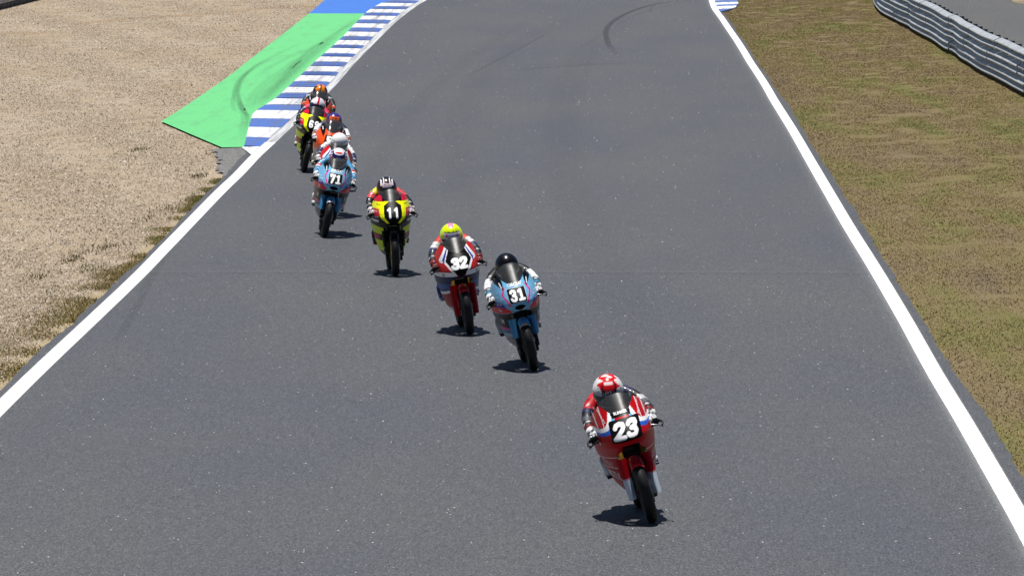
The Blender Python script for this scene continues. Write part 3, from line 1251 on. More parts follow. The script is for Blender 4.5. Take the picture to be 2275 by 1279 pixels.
def number_panel(parent, poly, text, cz, dig, bgc='0a0a0c', fg='f4f4f4', rim=None):
    """a flat printed panel wrapped on the nose; poly in (x, z)"""
    poly = [tuple(p) for p in poly]
    xs, zs = [p[0] for p in poly], [p[1] for p in poly]
    X, Z = np.meshgrid(np.arange(min(xs) - .004, max(xs) + .004, .0026), np.arange(min(zs) - .004, max(zs) + .004, .0026))
    P = np.stack([X.ravel(), Z.ravel()], 1)
    t = t_of_x(P[:, 0], P[:, 1])
    pt = S(t, P[:, 1])
    e = 1e-3
    du = S(t + e, P[:, 1]) - S(t - e, P[:, 1])
    dz = S(t, P[:, 1] + e) - S(t, P[:, 1] - e)
    n = np.cross(du, dz)
    n /= np.linalg.norm(n, axis=1)[:, None]
    n *= np.where(n[:, 1] > 0, -1, 1)[:, None]
    v = pt + n * .003
    nj, nk = X.shape
    j, k = np.meshgrid(np.arange(nj - 1), np.arange(nk - 1), indexing='ij')
    a = (j * nk + k).ravel()
    q = np.stack([a, a + 1, a + 1 + nk, a + nk], 1)
    c = P[q].mean(1)
    keep = poly_in(c, poly)
    q = q[keep]
    u, inv = np.unique(q, return_inverse=True)
    cols = np.tile(lin(bgc), (len(u), 1))
    if rim is not None:
        k2 = poly_d(P[u], poly) < rim[1]
        cols[k2] = lin(rim[0])
    if text:
        d = digits_sdf(text, P[u] - np.array([dig.get('cx', 0), cz]), dig['w'], dig['h'], dig['th'], dig.get('slant', 0), dig.get('slab', False), dig.get('gap', 0), dig.get('rise', 0))
        f_ = np.clip(.5 - d / .0026, 0, 1)[:, None]
        cols = cols * (1 - f_) + lin(fg) * f_
    return obj('number_panel', mesh('number_panel', v[u], inv.reshape(q.shape), M_print, True, cols), parent)


# ---- lettering
_txt = {}


def text_mesh(s, bold=.012, shear=0.0):
    key = (s, bold, shear)
    if key not in _txt:
        cu = bpy.data.curves.new('lettering', 'FONT')
        cu.body = s
        cu.align_x = 'CENTER'
        cu.align_y = 'CENTER'
        cu.size = 1
        cu.offset = bold
        cu.shear = shear
        cu.resolution_u = 2
        ob = bpy.data.objects.new('lettering', cu)
        COL.objects.link(ob)
        dg = bpy.context.evaluated_depsgraph_get()
        me = bpy.data.meshes.new_from_object(ob.evaluated_get(dg))
        bm = bmesh.new()
        bm.from_mesh(me)
        x0 = min(p.co.x for p in bm.verts)
        x1 = max(p.co.x for p in bm.verts)
        for xx in np.arange(x0 + .3, x1, .3):
            bmesh.ops.bisect_plane(bm, geom=bm.verts[:] + bm.edges[:] + bm.faces[:], plane_co=(xx, 0, 0), plane_no=(1, 0, 0))
        bmesh.ops.triangulate(bm, faces=bm.faces[:])
        bm.verts.index_update()
        v = np.array([p.co[:2] for p in bm.verts])
        f = np.array([[p.index for p in q.verts] for q in bm.faces])
        bm.free()
        bpy.data.objects.remove(ob)
        bpy.data.curves.remove(cu)
        bpy.data.meshes.remove(me)
        _txt[key] = (v, f)
    return _txt[key]


# text meshes are made before the heavy scene is evaluated again
_ink = {}


def ink(col):
    if col not in _ink:
        _ink[col] = plain('ink_' + str(len(_ink)), col, .4)
    return _ink[col]


def letter(parent, s, x, z, size, col, rot=0.0, width=1.0, shear=0.0, bold=.02, off=.005, use_s=False):
    v, f = text_mesh(s, bold, shear)
    a = v[:, 0] * size * width
    b = v[:, 1] * size
    c_, s_ = math.cos(rot), math.sin(rot)
    s0 = x if use_s else s_of_x(x, z)
    p = wrap(s0 + a * c_ - b * s_, z + a * s_ + b * c_, off)
    return obj('lettering', mesh('lettering', p, f, ink(col), False), parent)


def star(parent, x, z, r, col):
    pts = [(0.0, 0.0)] + [((r if k % 2 == 0 else r * .42) * math.sin(math.pi * k / 5 + .3), (r if k % 2 == 0 else r * .42) * math.cos(math.pi * k / 5 + .3)) for k in range(10)]
    a = np.array(pts)
    p = wrap(s_of_x(x, z) + a[:, 0], z + a[:, 1], .005)
    return obj('star', mesh('star', p, [(0, k, k % 10 + 1) for k in range(1, 11)], ink(col), False), parent)


# ---- shared mechanical parts
def tyre_prof(hw, r, n=13):
    p = []
    for i in range(n):
        a = math.pi * (i / (n - 1))
        p.append((-hw * math.cos(a), r - .062 + .062 * math.sin(a) ** .8))
    p.append((hw * .82, r - .088))
    p.append((-hw * .82, r - .088))
    return p


def make_wheel(y, r, hw, rim_mat):
    b = MB()
    b.lathe([(-hw * .8, r - .082), (-hw * .8, r - .10), (-.02, r - .112), (.02, r - .112), (hw * .8, r - .10), (hw * .8, r - .082), (.02, r - .095), (-.02, r - .095)], y, r, 40)
    b.lathe([(-.05, .0), (-.05, .03), (.05, .03), (.05, .0)], y, r, 16)
    for k in range(5):
        a = 2 * math.pi * k / 5
        q = lambda rr, da, x_: (x_, y + rr * math.sin(a + da), r + rr * math.cos(a + da))
        b.tube([q(.02, 0, 0), q(.10, .04, 0), q(r - .10, 0, 0)], [.018, .013, .015], 8)
    rim = b.make('wheel', rim_mat)
    t = MB().lathe(tyre_prof(hw, r), y, r, 56).make('tyre', M_rubber)
    d = MB().lathe([(-.003, .075), (-.003, .125), (.003, .125), (.003, .075)], y, r, 40)
    d.v = [(p[0] + .062, p[1], p[2]) for p in d.v]
    dm = d.make('brake_disc', M_disc)
    return rim, t, dm


FW = {m.name: make_wheel(0, .288, .050, m) for m in (M_rim, M_rimy, M_rimw)}
RW = {m.name: make_wheel(1.25, .305, .060, m) for m in (M_rim, M_rimy, M_rimw)}


def mudguard_mesh():
    v, f = [], []
    na, nb = 26, 15
    for i in range(na):
        a = R(41) - R(107) * i / (na - 1)
        for k in range(nb):
            b = -1 + 2 * k / (nb - 1)
            e = 1 - .35 * max(0, (i / (na - 1) - .7) / .3)
            wd = .060 * e
            lift = .012 if i < na - 2 else .012
            rad = .302 - .060 * abs(b) ** 2.4
            x_ = wd * math.sin(b * math.pi / 2 * .95)
            v.append((x_, -rad * math.sin(a), .288 + rad * math.cos(a)))
    for i in range(na - 1):
        for k in range(nb - 1):
            a = i * nb + k
            f.append((a, a + 1, a + 1 + nb, a + nb))
    return v, f


MUD = mudguard_mesh()


def fork_cover_mesh(sx, zl=.385):
    """curved shield in front of a fork leg"""
    v, f = [], []
    n, m = 16, 9
    for i in range(n):
        z = zl + (.585 - zl) * i / (n - 1)
        yc = (z - .30) * .42 - .075
        for k in range(m):
            b = -1 + 2 * k / (m - 1)
            wd = .045 - .012 * (1 - i / (n - 1))
            x_ = sx * (.108 + wd * b)
            v.append((x_, yc + .055 * b * b + .02 * (1 - i / (n - 1)), z))
    for i in range(n - 1):
        for k in range(m - 1):
            a = i * m + k
            f.append((a, a + 1, a + 1 + m, a + m) if sx > 0 else (a, a + m, a + 1 + m, a + 1))
    return np.array(v), f


def tail_mesh():
    st = [(.98, .70, .10, .05), (1.08, .735, .12, .055), (1.20, .775, .125, .075), (1.33, .83, .115, .085), (1.45, .88, .085, .07), (1.53, .91, .045, .035), (1.56, .92, .01, .01)]
    v, f = [], []
    n = 18
    for y_, z_, hw, hh in st:
        for k in range(n):
            a = 2 * math.pi * k / n
            v.append((hw * abs(math.cos(a)) ** .7 * np.sign(math.cos(a)), y_, z_ + hh * abs(math.sin(a)) ** .8 * np.sign(math.sin(a))))
    for i in range(len(st) - 1):
        for k in range(n):
            a, b = i * n + k, i * n + (k + 1) % n
            f.append((a, b, b + n, a + n))
    f.append(tuple(range(n))[::-1])
    return np.array(v), f


def tank_mesh():
    v, f = [], []
    n, m = 18, 20
    for i in range(n + 1):
        t = i / n
        y_ = .50 + .42 * t
        hw = .13 * math.sin(math.pi * min(1, .12 + t * .86)) ** .5 + .01
        zt = .845 + .055 * math.sin(math.pi * (.15 + .7 * t)) - .05 * t
        for k in range(m):
            a = 2 * math.pi * k / m
            c_, s_ = math.cos(a), math.sin(a)
            v.append((hw * abs(c_) ** .6 * np.sign(c_), y_, .76 + (zt - .76) * abs(s_) ** .7 * np.sign(s_)))
    for i in range(n):
        for k in range(m):
            a, b = i * m + k, i * m + (k + 1) % m
            f.append((a, b, b + m, a + m))
    f.append(tuple(range(m))[::-1])
    f.append(tuple(n * m + k for k in range(m)))
    return np.array(v), f


TAIL, TANK = tail_mesh(), tank_mesh()
FORKC = {(s, k): fork_cover_mesh(s, k) for s in (-1, 1) for k in (.385, .24)}
ME = {}
for s in (-1, 1):
    for nm, mt in (('gold', M_gold), ('black', M_black)):
        ME['fork', s, nm] = MB().tube([(s * .100, .000, .288), (s * .100, .085, .50), (s * .100, .215, .81)], [.020, .024, .026], 14)  .box((s * .10, .0, .288), (.035, .06, .06), .01).make('fork_leg', mt)
    ME['caliper', s] = MB().box((s * .083, .115, .245), (.045, .055, .10), .012, (R(-35), 0, 0)).make('brake_caliper', M_black)
    ME['bar', s] = MB().tube([(s * .10, .245, .79), (s * .19, .27, .787), (s * .305, .330, .775)], .0125, 10).tube([(s * .20, .276, .787), (s * .305, .330, .775)], .017, 10).make('handlebar', M_black)
    ME['lever', s] = MB().tube([(s * .19, .245, .775), (s * .24, .222, .768), (s * .29, .225, .75), (s * .325, .235, .73)], [.008, .007, .006, .007], 8).make('brake_lever', M_metal if s > 0 else M_black)
    ME['guard', s] = MB().tube([(s * .305, .330, .775), (s * .326, .315, .768), (s * .330, .265, .755), (s * .318, .215, .745)], [.009, .010, .009, .007], 8).make('lever_guard', M_black)
    ME['peg', s] = MB().tube([(s * .12, 1.02, .385), (s * .215, 1.03, .385)], .011, 8).box((s * .115, 1.03, .40), (.012, .12, .10), .006).make('footpeg', M_metal)
    ME['swing', s] = MB().tube([(s * .075, .80, .42), (s * .095, 1.0, .38), (s * .095, 1.26, .305)], [.034, .032, .024], 10).make('swingarm', M_black)
    ME['spar', s] = MB().tube([(s * .05, .30, .74), (s * .13, .48, .72), (s * .13, .72, .60), (s * .09, .84, .40)], [.035, .04, .045, .04], 10).make('frame_spar', M_black)
    ME['seatstay', s] = MB().tube([(s * .08, .82, .66), (s * .07, 1.1, .72), (s * .05, 1.35, .80)], .014, 8).make('subframe', M_black)
rb = MB().box((0, .40, .49), (.27, .035, .27), .004)
for k in range(24):
    rb.box((0, .380, .37 + k * .0104), (.25, .006, .004))
ME['rad'] = rb.make('radiator', M_rad, False)
ME['engine'] = MB().box((0, .63, .42), (.20, .34, .34), .04).box((0, .55, .60), (.16, .20, .14), .03, (R(15), 0, 0)).box((.10, .66, .36), (.07, .2, .18), .04).box((-.10, .66, .36), (.07, .2, .18), .04).make('engine', M_engine)
ME['yoke'] = MB().box((0, .235, .80), (.26, .07, .03), .01).box((0, .17, .66), (.26, .07, .03), .01).make('triple_clamp', M_black)
ME['dash'] = MB().box((0, .21, .93), (.14, .03, .07), .01, (R(-25), 0, 0)).make('dash_display', M_black)
ME['seat'] = MB().box((0, 1.12, .795), (.20, .26, .035), .014, (R(10), 0, 0)).make('seat', M_seat)
ME['exhaust'] = MB().tube([(.04, .50, .34), (.06, .42, .26), (.05, .55, .215), (.08, .85, .235), (.13, 1.0, .30)], [.022, .024, .026, .028, .03], 12).tube([(.13, 1.0, .30), (.145, 1.12, .36), (.15, 1.38, .46)], [.032, .048, .042], 16).make('exhaust', M_exh)
ME['duct'] = MB().tube([(0, -.045, .712), (0, .06, .712), (0, .22, .72)], [.001, .001, .001], 16).make('air_duct', M_black)
dv_, df_ = [], []
for i, (y_, sc) in enumerate([(-.052, 1.02), (-.01, .92), (.10, .8), (.20, .7)]):
    for k in range(24):
        a = 2 * math.pi * k / 24
        dv_.append((.060 * sc * math.cos(a), y_ + (.012 * abs(math.cos(a)) ** 2 if i == 0 else 0), .712 + .029 * sc * math.sin(a)))
for i in range(3):
    for k in range(24):
        a, b = i * 24 + k, i * 24 + (k + 1) % 24
        df_.append((a, a + 24, b + 24, b))
df_.append(tuple(72 + k for k in range(24)))
ME['duct'] = mesh('air_duct', dv_, df_, M_black)
ME['hugger'] = MB().tube([(0, .93, .43), (0, 1.02, .56)], [.05, .05], 10).make('mudflap', M_black)


def front_cols(P, base):
    return np.tile(lin(base), (len(P), 1))


def put(cols, mask, c):
    cols[mask] = lin(c)


def sd_stroke(P, pts, half):
    return poly_d(P, pts, closed=False) < half


def small_print(c, P, x0, x1, z0, z1, col, k=260):
    """sponsor print too small to read: a row of short strokes"""
    q = np.stack([np.abs(P[:, 0]), P[:, 2]], 1)
    m_ = (q[:, 0] > x0) & (q[:, 0] < x1) & (q[:, 1] > z0) & (q[:, 1] < z1)
    s_ = np.sin(P[:, 0] * k + P[:, 1] * k * .7) + .5 * np.sin(P[:, 0] * k * 2.3 + P[:, 1] * k * 1.7)
    put(c, m_ & (s_ > -.25), col)


def XZ(P):
    """livery is drawn on the unrolled half: (|x|, z) from the front"""
    return np.stack([np.abs(P[:, 0]), P[:, 2]], 1)


# ------------------------------------------------------------------ liveries (P: fairing vertices)
def paint_23(P):
    q = XZ(P)
    c = front_cols(P, 'b80b15')
    sh = (q[:, 1] > .845) & (q[:, 0] > .10)
    # shoulder boxes with white and blue border
    brd = [(.085, .985), (.115, .905), (.150, .865), (.200, .850), (.235, .862), (.30, .90)]
    put(c, sd_stroke(q, [(a - .008, b - .028) for a, b in brd], .019), '2a5fc8')
    put(c, sd_stroke(q, [(.07, .955), (.115, .872)], .018), '57b6e6')
    put(c, sd_stroke(q, brd, .0155), 'f4f4f4')
    ins = poly_in(q, brd + [(.30, 1.2), (.085, 1.2)])
    for k in range(2):
        o_ = .045 + .047 * k
        put(c, ins & sd_stroke(q, [(.115 + o_, 1.06), (.118 + o_, .86)], .0028), 'f2f2f2')
    put(c, (q[:, 1] > .935) & (q[:, 0] < .085), '0b0b0e')
    # lower flank: pale outlines and big letters
    low = q[:, 1] < .655
    put(c, low & (np.abs(q[:, 1] - .600) < .004), 'd8c6c6')
    put(c, low & (np.abs(q[:, 1] - .505 - .2 * (q[:, 0] - .2)) < .004), 'd8c6c6')
    put(c, low & (q[:, 1] > .52) & (q[:, 1] < .59) & (P[:, 1] > .42) & (P[:, 0] > 0), 'b98a14')
    put(c, (q[:, 1] < .30), '8c1018')
    put(c, (np.abs(P[:, 0]) < .075) & (P[:, 2] < .700) & (P[:, 2] > .655), '0b0b0e')
    return c


def paint_32(P, panel=True):
    q = XZ(P)
    c = front_cols(P, 'd01c20')
    hexa = [(0, 1.1), (.085, 1.1), (.098, .985), (.150, .870), (.048, .700), (0, .690)]
    outer = [(.120, 1.0), (.176, .872), (.155, .835)]
    put(c, sd_stroke(q, [(.105, 1.02), (.120, .985), (.186, .880)], .026), 'f4f4f4')
    put(c, sd_stroke(q, [(.112, .985), (.168, .877), (.150, .845)], .013), '2a3f9c')
    put(c, sd_stroke(q, [(.150, .850), (.060, .705)], .014), 'f4f4f4')
    put(c, sd_stroke(q, [(.104, .985), (.155, .868), (.135, .83)], .005), 'f4f4f4')
    put(c, poly_in(q, hexa), '0b0b0e')
    band = (q[:, 1] < .748 - .10 * np.maximum(0, .16 - q[:, 0])) & (q[:, 1] > .692) & (q[:, 0] > .058)
    put(c, band, 'e8e8ea')
    low = q[:, 1] <= .692
    put(c, low & (q[:, 1] > .49), '16264e')
    put(c, low & (q[:, 1] < .60) & (q[:, 1] > .53), '2c5596')
    put(c, low & (np.abs(q[:, 1] - (.475 + .35 * (.22 - q[:, 0]))) < .017), 'e4e4e6')
    put(c, q[:, 1] < .455 + .35 * (.22 - q[:, 0]) , 'a11a1f')
    put(c, q[:, 1] < .30, 'd8d8da')
    return c


def paint_31(P):
    q = XZ(P)
    c = front_cols(P, '70b0d6')
    put(c, sd_stroke(q, [(.118, .935), (.150, .858), (.095, .742)], .0085), 'e0207e')
    # dark arrow beside the screen
    put(c, poly_in(q, [(.125, 1.10), (.205, 1.02), (.195, .985), (.128, .905), (.118, .965)]), '0c0e16')
    put(c, sd_stroke(q, [(.150, .985), (.140, .935)], .006), 'e8e8ee')
    # purple and red bands
    put(c, poly_in(q, [(.150, .738), (.170, .775), (.30, .800), (.30, .750), (.14, .722)]), '4b2d92')
    put(c, poly_in(q, [(.105, .695), (.14, .722), (.30, .750), (.30, .66), (.09, .66)]), 'd02430')
    put(c, (q[:, 1] < .655), '1a1c20')
    put(c, (q[:, 1] < .655) & (P[:, 1] > .40) & (q[:, 1] > .52), '34363c')
    put(c, (q[:, 1] < .655) & (np.abs(q[:, 1] - .475 - .25 * (q[:, 0] - .2)) < .018), 'c43a86')
    put(c, (q[:, 1] < .46) & (q[:, 1] > .375), '3f6f8e')
    put(c, (q[:, 1] < .415) & (q[:, 1] > .375), '9bb4c0')
    put(c, (q[:, 1] <= .375), '8a8c92')
    ring = np.abs((q[:, 0] / .066) ** 2 + ((q[:, 1] - .712) / .034) ** 2 - 1.0) < .28
    put(c, ring & (q[:, 1] < .70), '9fd2ee')
    small_print(c, P, .18, .235, .760, .772, 'd8d0ec')
    small_print(c, P, .17, .235, .805, .820, 'e4eef6')
    small_print(c, P, .19, .235, .840, .850, 'cfe4f2')
    return c


def paint_11(P):
    q = XZ(P)
    c = front_cols(P, '101013')
    yel = 'fbff12'
    put(c, poly_in(q, [(.0, .968), (.30, .955), (.30, .880), (.176, .872), (.170, .790), (.155, .750), (.072, .682), (.0, .69)]), yel)
    put(c, poly_in(q, [(.178, .871), (.30, .879), (.30, .795), (.165, .775)]), 'd8203c')
    put(c, poly_in(q, [(.125, .968), (.30, .955), (.30, 1.2), (.130, 1.2)]), 'd8203c')
    put(c, poly_in(q, [(0, .96), (.055, .955), (.112, .912), (.117, .775), (.055, .690), (0, .68)]), '0b0b0e')
    put(c, (q[:, 1] < .69) & (q[:, 0] < .14), '0b0b0e')
    put(c, poly_in(q, [(.185, .725), (.30, .745), (.30, .735), (.225, .70), (.185, .70)]), 'd8d8dc')
    put(c, poly_in(q, [(.105, .610), (.30, .675), (.30, .58), (.215, .545), (.10, .520)]), 'c8e01a')
    put(c, poly_in(q, [(.165, .535), (.30, .545), (.30, .47), (.165, .46)]), 'a02238')
    put(c, poly_in(q, [(.11, .440), (.30, .475), (.30, .33), (.12, .300)]), 'c8e01a')
    put(c, q[:, 1] < .285, '55564e')
    small_print(c, P, .15, .20, .915, .935, '6a6c10')
    small_print(c, P, .19, .235, .835, .85, 'e8d8d8')
    small_print(c, P, .19, .24, .76, .775, 'c8c8cc')
    small_print(c, P, .20, .245, .715, .727, 'e0e0e4')
    return c


def paint_orange(P):
    q = XZ(P)
    c = front_cols(P, 'f0561c')
    put(c, poly_in(q, [(.115, 1.10), (.30, 1.10), (.200, .985), (.135, .865), (.115, .965)]), '12131a')
    put(c, sd_stroke(q, [(.165, 1.02), (.158, .985)], .008), 'dcdce0')
    put(c, poly_in(q, [(0, .915), (.105, .910), (.118, .78), (.07, .70), (0, .69)]), '0b0b0e')
    put(c, (np.abs(q[:, 1] - .935) < .006) & (q[:, 0] < .10), '8a2a10')
    put(c, q[:, 1] < .66, 'a9a39b')
    put(c, (q[:, 1] < .60) & (P[:, 1] < .42), '35312f')
    put(c, q[:, 1] < .36, '5a5450')
    return c


# ------------------------------------------------------------------ rider body (one continuous mesh)
BONES = {}


def rider_body():
    J = {}
    def j(n, x_, y_, z_, r):
        J[n] = (Vector((x_, y_, z_)), r)
    j('pelvis', 0, 1.15, .885, .150)
    j('waist', 0, 1.01, .945, .138)
    j('chest', 0, .875, 1.000, .145)
    j('hump', 0, .80, 1.055, .115)
    j('neck', 0, .735, 1.065, .070)
    j('head', 0, .66, 1.105, .085)
    E = [('pelvis', 'waist'), ('waist', 'chest'), ('chest', 'hump'), ('hump', 'neck'), ('neck', 'head')]
    for s, n in ((-1, 'l'), (1, 'r')):
        j('sh' + n, s * .140, .84, 1.040, .074)
        j('up' + n, s * .205, .76, .985, .062)
        j('el' + n, s * .252, .675, .915, .055)
        j('fo' + n, s * .268, .52, .858, .047)
        j('wr' + n, s * .257, .380, .818, .035)
        j('hp' + n, s * .10, 1.12, .855, .098)
        j('th' + n, s * .165, .95, .765, .080)
        j('kn' + n, s * .185, .79, .670, .062)
        j('ca' + n, s * .185, .94, .545, .056)
        j('an' + n, s * .185, 1.075, .445, .042)
        E += [('chest', 'sh' + n), ('sh' + n, 'up' + n), ('up' + n, 'el' + n), ('el' + n, 'fo' + n), ('fo' + n, 'wr' + n), ('pelvis', 'hp' + n), ('hp' + n, 'th' + n), ('th' + n, 'kn' + n), ('kn' + n, 'ca' + n), ('ca' + n, 'an' + n)]
    names = list(J)
    me = bpy.data.meshes.new('rider_skeleton')
    me.from_pydata([J[n][0][:] for n in names], [(names.index(a), names.index(b)) for a, b in E], [])
    ob = bpy.data.objects.new('rider_skeleton', me)
    COL.objects.link(ob)
    md = ob.modifiers.new('Skin', 'SKIN')
    md.use_smooth_shade = True
    sk = me.skin_vertices[0].data
    for i, n in enumerate(names):
        r = J[n][1]
        sk[i].radius = (r, r)
        sk[i].use_root = (n == 'pelvis')
    sub = ob.modifiers.new('Subdivision', 'SUBSURF')
    sub.levels = 2
    sub.render_levels = 2
    dg = bpy.context.evaluated_depsgraph_get()
    out = bpy.data.meshes.new_from_object(ob.evaluated_get(dg))
    bpy.data.objects.remove(ob)
    bones = [('torso', 'pelvis', 'hump'), ('neck', 'neck', 'head')]
    for n in 'lr':
        bones += [('upper_' + n, 'sh' + n, 'el' + n), ('fore_' + n, 'el' + n, 'wr' + n), ('thigh_' + n, 'hp' + n, 'kn' + n), ('shin_' + n, 'kn' + n, 'an' + n)]
    return out, [(b, np.array(J[a][0]), np.array(J[c][0])) for b, a, c in bones]


BODY, BONE_L = rider_body()
_bv = np.empty(len(BODY.vertices) * 3)
BODY.vertices.foreach_get('co', _bv)
_bv = _bv.reshape(-1, 3)
# slight creases of leather
_cr = .004 * np.sin(_bv[:, 0] * 90 + _bv[:, 1] * 130) * np.sin(_bv[:, 2] * 140 + 1.3 * _bv[:, 1] * 60)
_no = np.empty(len(BODY.vertices) * 3)
BODY.vertices.foreach_get('normal', _no)
_bv = _bv + _no.reshape(-1, 3) * _cr[:, None]
BODY.vertices.foreach_set('co', _bv.ravel())
_bd, _bt = [], []
for n, a, b in BONE_L:
    ab = b - a
    t = np.clip(((_bv - a) @ ab) / (ab @ ab), 0, 1)
    _bd.append(np.linalg.norm(_bv - a - t[:, None] * ab, axis=1) * (.8 if n == 'torso' else 1))
    _bt.append(t)
_near = np.argmin(np.array(_bd), 0)
_tpar = np.array(_bt)[_near, np.arange(len(_bv))]


def suit_cols(suit):
    c = np.tile(lin(suit['base']), (len(_bv), 1))
    for i, (n, _, _) in enumerate(BONE_L):
        k = n.split('_')
        zones = suit.get(n) or suit.get(k[0])
        if not zones:
            continue
        m_ = _near == i
        prev = 0.0
        for te, colr in zones:
            c[m_ & (_tpar >= prev - 1e-6) & (_tpar <= te)] = lin(colr)
            prev = te
    # seams and small pale patches sewn on the leather
    for i, (n, _, _) in enumerate(BONE_L):
        if n.split('_')[0] in ('upper', 'fore'):
            m_ = _near == i
            k_ = m_ & (np.sin(_tpar * 34 + _bv[:, 2] * 60) > .93)
            c[k_] = c[k_] * .35
            k_ = m_ & (_tpar > .34) & (_tpar < .52) & (np.sin(_bv[:, 1] * 150) > .2) & (np.sin(_bv[:, 0] * 120 + .6) > .3)
            c[k_] = lin(suit.get('patch', 'd8d8dc'))
    return c


def sphere_dirs(nu=56, nv=40):
    v, f = [], []
    for i in range(nv + 1):
        th = math.pi * i / nv
        for k in range(nu):
            ph = 2 * math.pi * k / nu
            v.append((math.sin(th) * math.cos(ph), math.sin(th) * math.sin(ph), math.cos(th)))
    for i in range(nv):
        for k in range(nu):
            a, b = i * nu + k, i * nu + (k + 1) % nu
            f.append((a, a + nu, b + nu, b))
    return np.array(v), np.array(f)


HD, HF = sphere_dirs(120, 90)
HPITCH = R(14)
HC = np.array([0, .655, 1.106])


def helm_radius(D):
    x_, fw, u = D[:, 0], -D[:, 1], D[:, 2]
    r = 1 / np.sqrt((x_ / .134) ** 2 + (fw / .168) ** 2 + (u / .145) ** 2)
    chin = np.clip(fw, 0, 1) ** 1.5 * np.clip(-u, 0, 1)
    r = r * (1 + .17 * chin)
    back = np.clip(-fw, 0, 1) ** 3 * np.exp(-((u - .25) / .22) ** 2)
    r = r * (1 + .16 * back)
    return r


def helm_place(P, roll=0.0, pitch=0.0, dx=0.0):
    m_ = Euler((HPITCH + pitch, roll, 0)).to_matrix()
    return P @ np.array(m_).T + HC + np.array([dx, 0, 0])


def hnoise(D, k, seed):
    r = np.random.default_rng(seed)
    s = np.zeros(len(D))
    for i in range(10):
        q = r.normal(0, k, 3)
        s += np.sin(D @ q + r.uniform(0, 6.28))
    return s / 3.2


def helm_cols(style):
    D = HD
    ax, fw, u = np.abs(D[:, 0]), -D[:, 1], D[:, 2]
    x_ = D[:, 0]
    c = np.tile(lin(style['base']), (len(D), 1))
    k = style['kind']
    n = hnoise(D, 9, 5)
    n2 = hnoise(D, 22, 8)
    if k == 'shatter':          # red crown on white with dark chips
        put(c, (u > .05) & (n2 > 1.0), '303038')
        put(c, (ax + .16 * n < .50) & (u + .10 * n > .34), 'd0181c')
        put(c, (ax > .30) & (ax < .42) & (u < .62) & (u > .30), '6a1018')
        put(c, (ax < .20) & (u + .06 * n2 > .26) & (u < .60), 'd81418')
        put(c, (ax < .24) & (u > .60) & (u < .76) & (fw > 0), 'f0d8d8')
        put(c, (u > .90) & (n > .2), 'f0f0f0')
        put(c, (ax > .24) & (ax < .36) & (u < .38) & (u > .22), '101014')
        put(c, (u < .22) & (fw > 0), 'a9adb8')
    elif k == 'fluo':           # yellow shell, white cat face with pink ears
        put(c, (ax < .60) & (u > .34) & (u < .70) & (n2 > .55) & (fw > 0), '303016')
        face = (ax < .62) & (u < .50 + .06 * ax) & (u > .02) & (fw > 0)
        put(c, face, 'c9c9d4')
        put(c, (np.abs(u - (.51 + .05 * ax)) < .03) & (ax < .62) & (fw > 0), '15151a')
        put(c, face & (np.abs(ax - .40) < .13 - .5 * (u - .22)) & (u > .22) & (u < .46), 'e02a6a')
        put(c, (ax < .34) & (u < .20) & (u > .06) & (fw > 0), '8a7e90')
        put(c, (u > .84) & (ax < .22), 'e88ab0')
    elif k == 'dark_crown':
        put(c, (ax + .1 * n > .55), '3a0c10')
        put(c, (ax < .46) & (u < .66) & (u > .30) & (fw > 0) & (ax < .46 - .5 * (.5 - u)), 'e8d0d8')
        put(c, (ax < .20) & (u > .44) & (u < .56) & (fw > 0) & (n2 > 0), '501018')
        put(c, (np.abs(ax - .50) < .07) & (u > .42) & (u < .86) & (fw > -.1), 'f0f0f2')
        put(c, (ax < .30) & (u > .64) & (u < .90) & (n2 > -.1), '4a1216')
        put(c, (np.abs(ax - .26) < .05) & (u > .6) & (u < .96), 'f0f0f2')
        put(c, (ax < .34) & (u < .20) & (u > .08) & (fw > 0), '5a6468')
    elif k == 'navy_star':      # white crown, navy flanks, red swirls
        put(c, (ax < .62) & (u < .80) & (u > .22) & (fw > -.1), '1d1f66')
        put(c, (ax / .50) ** 2 + ((u - .72) / .20) ** 2 < 1, 'eeeef4')
        put(c, (ax / .36) ** 2 + ((u - .70) / .075) ** 2 < 1, 'd01c24')
        put(c, (ax > .62) & (u > .1) & (np.sin(u * 26 + ax * 14) > .3) & (fw > 0), '7a2c4c')
        put(c, (ax > .30) & (u < .36) & (u > .05) & (np.sin(u * 30 - ax * 16) > .2) & (fw > 0), 'a02c40')
        put(c, (ax < .22) & (u < .34) & (fw > 0), 'b9bac4')
    elif k == 'white':
        put(c, (np.abs(u - .32 - .25 * (ax - .4)) < .022) & (ax > .42) & (ax < .76) & (fw > 0), '40444c')
        put(c, (ax / .13 - 1.9) ** 2 + ((u - .18) / .07) ** 2 < 1, 'a8adb4')
        put(c, (u < .05) & (fw > .2), '28305a')
        put(c, (ax > .8) & (u < .1), 'c4c8d0')
    elif k == 'purple_orange':
        put(c, (ax < .52) & (u > .25) & (u < .76) & (fw > 0), 'e8641c')
        put(c, (ax < .34) & (np.abs(u - .60) < .04) & (fw > 0), '5a1c10')
        put(c, (np.abs(ax - .14) < .04) & (u > .36) & (u < .74) & (fw > 0), '6a2010')
        put(c, (ax < .30) & (u < .40) & (fw > 0), '7a2410')
        put(c, (ax > .62) & (u < .42), '8a2a18')
    elif k == 'stripe':
        put(c, (u < .42 + .10 * n), '262a4a')
        put(c, (ax < .12) & (u > .40), 'b81830')
        put(c, (ax > .22) & (ax < .34) & (u > .5) & (n > 0), 'c4c4d4')
    elif k == 'orange_black':
        put(c, (ax + .1 * n < .55) & (u > .25), 'e88420')
        put(c, (ax < .12) & (u > .3), '7a4410')
        put(c, (u < .30), '2a2018')
    return c


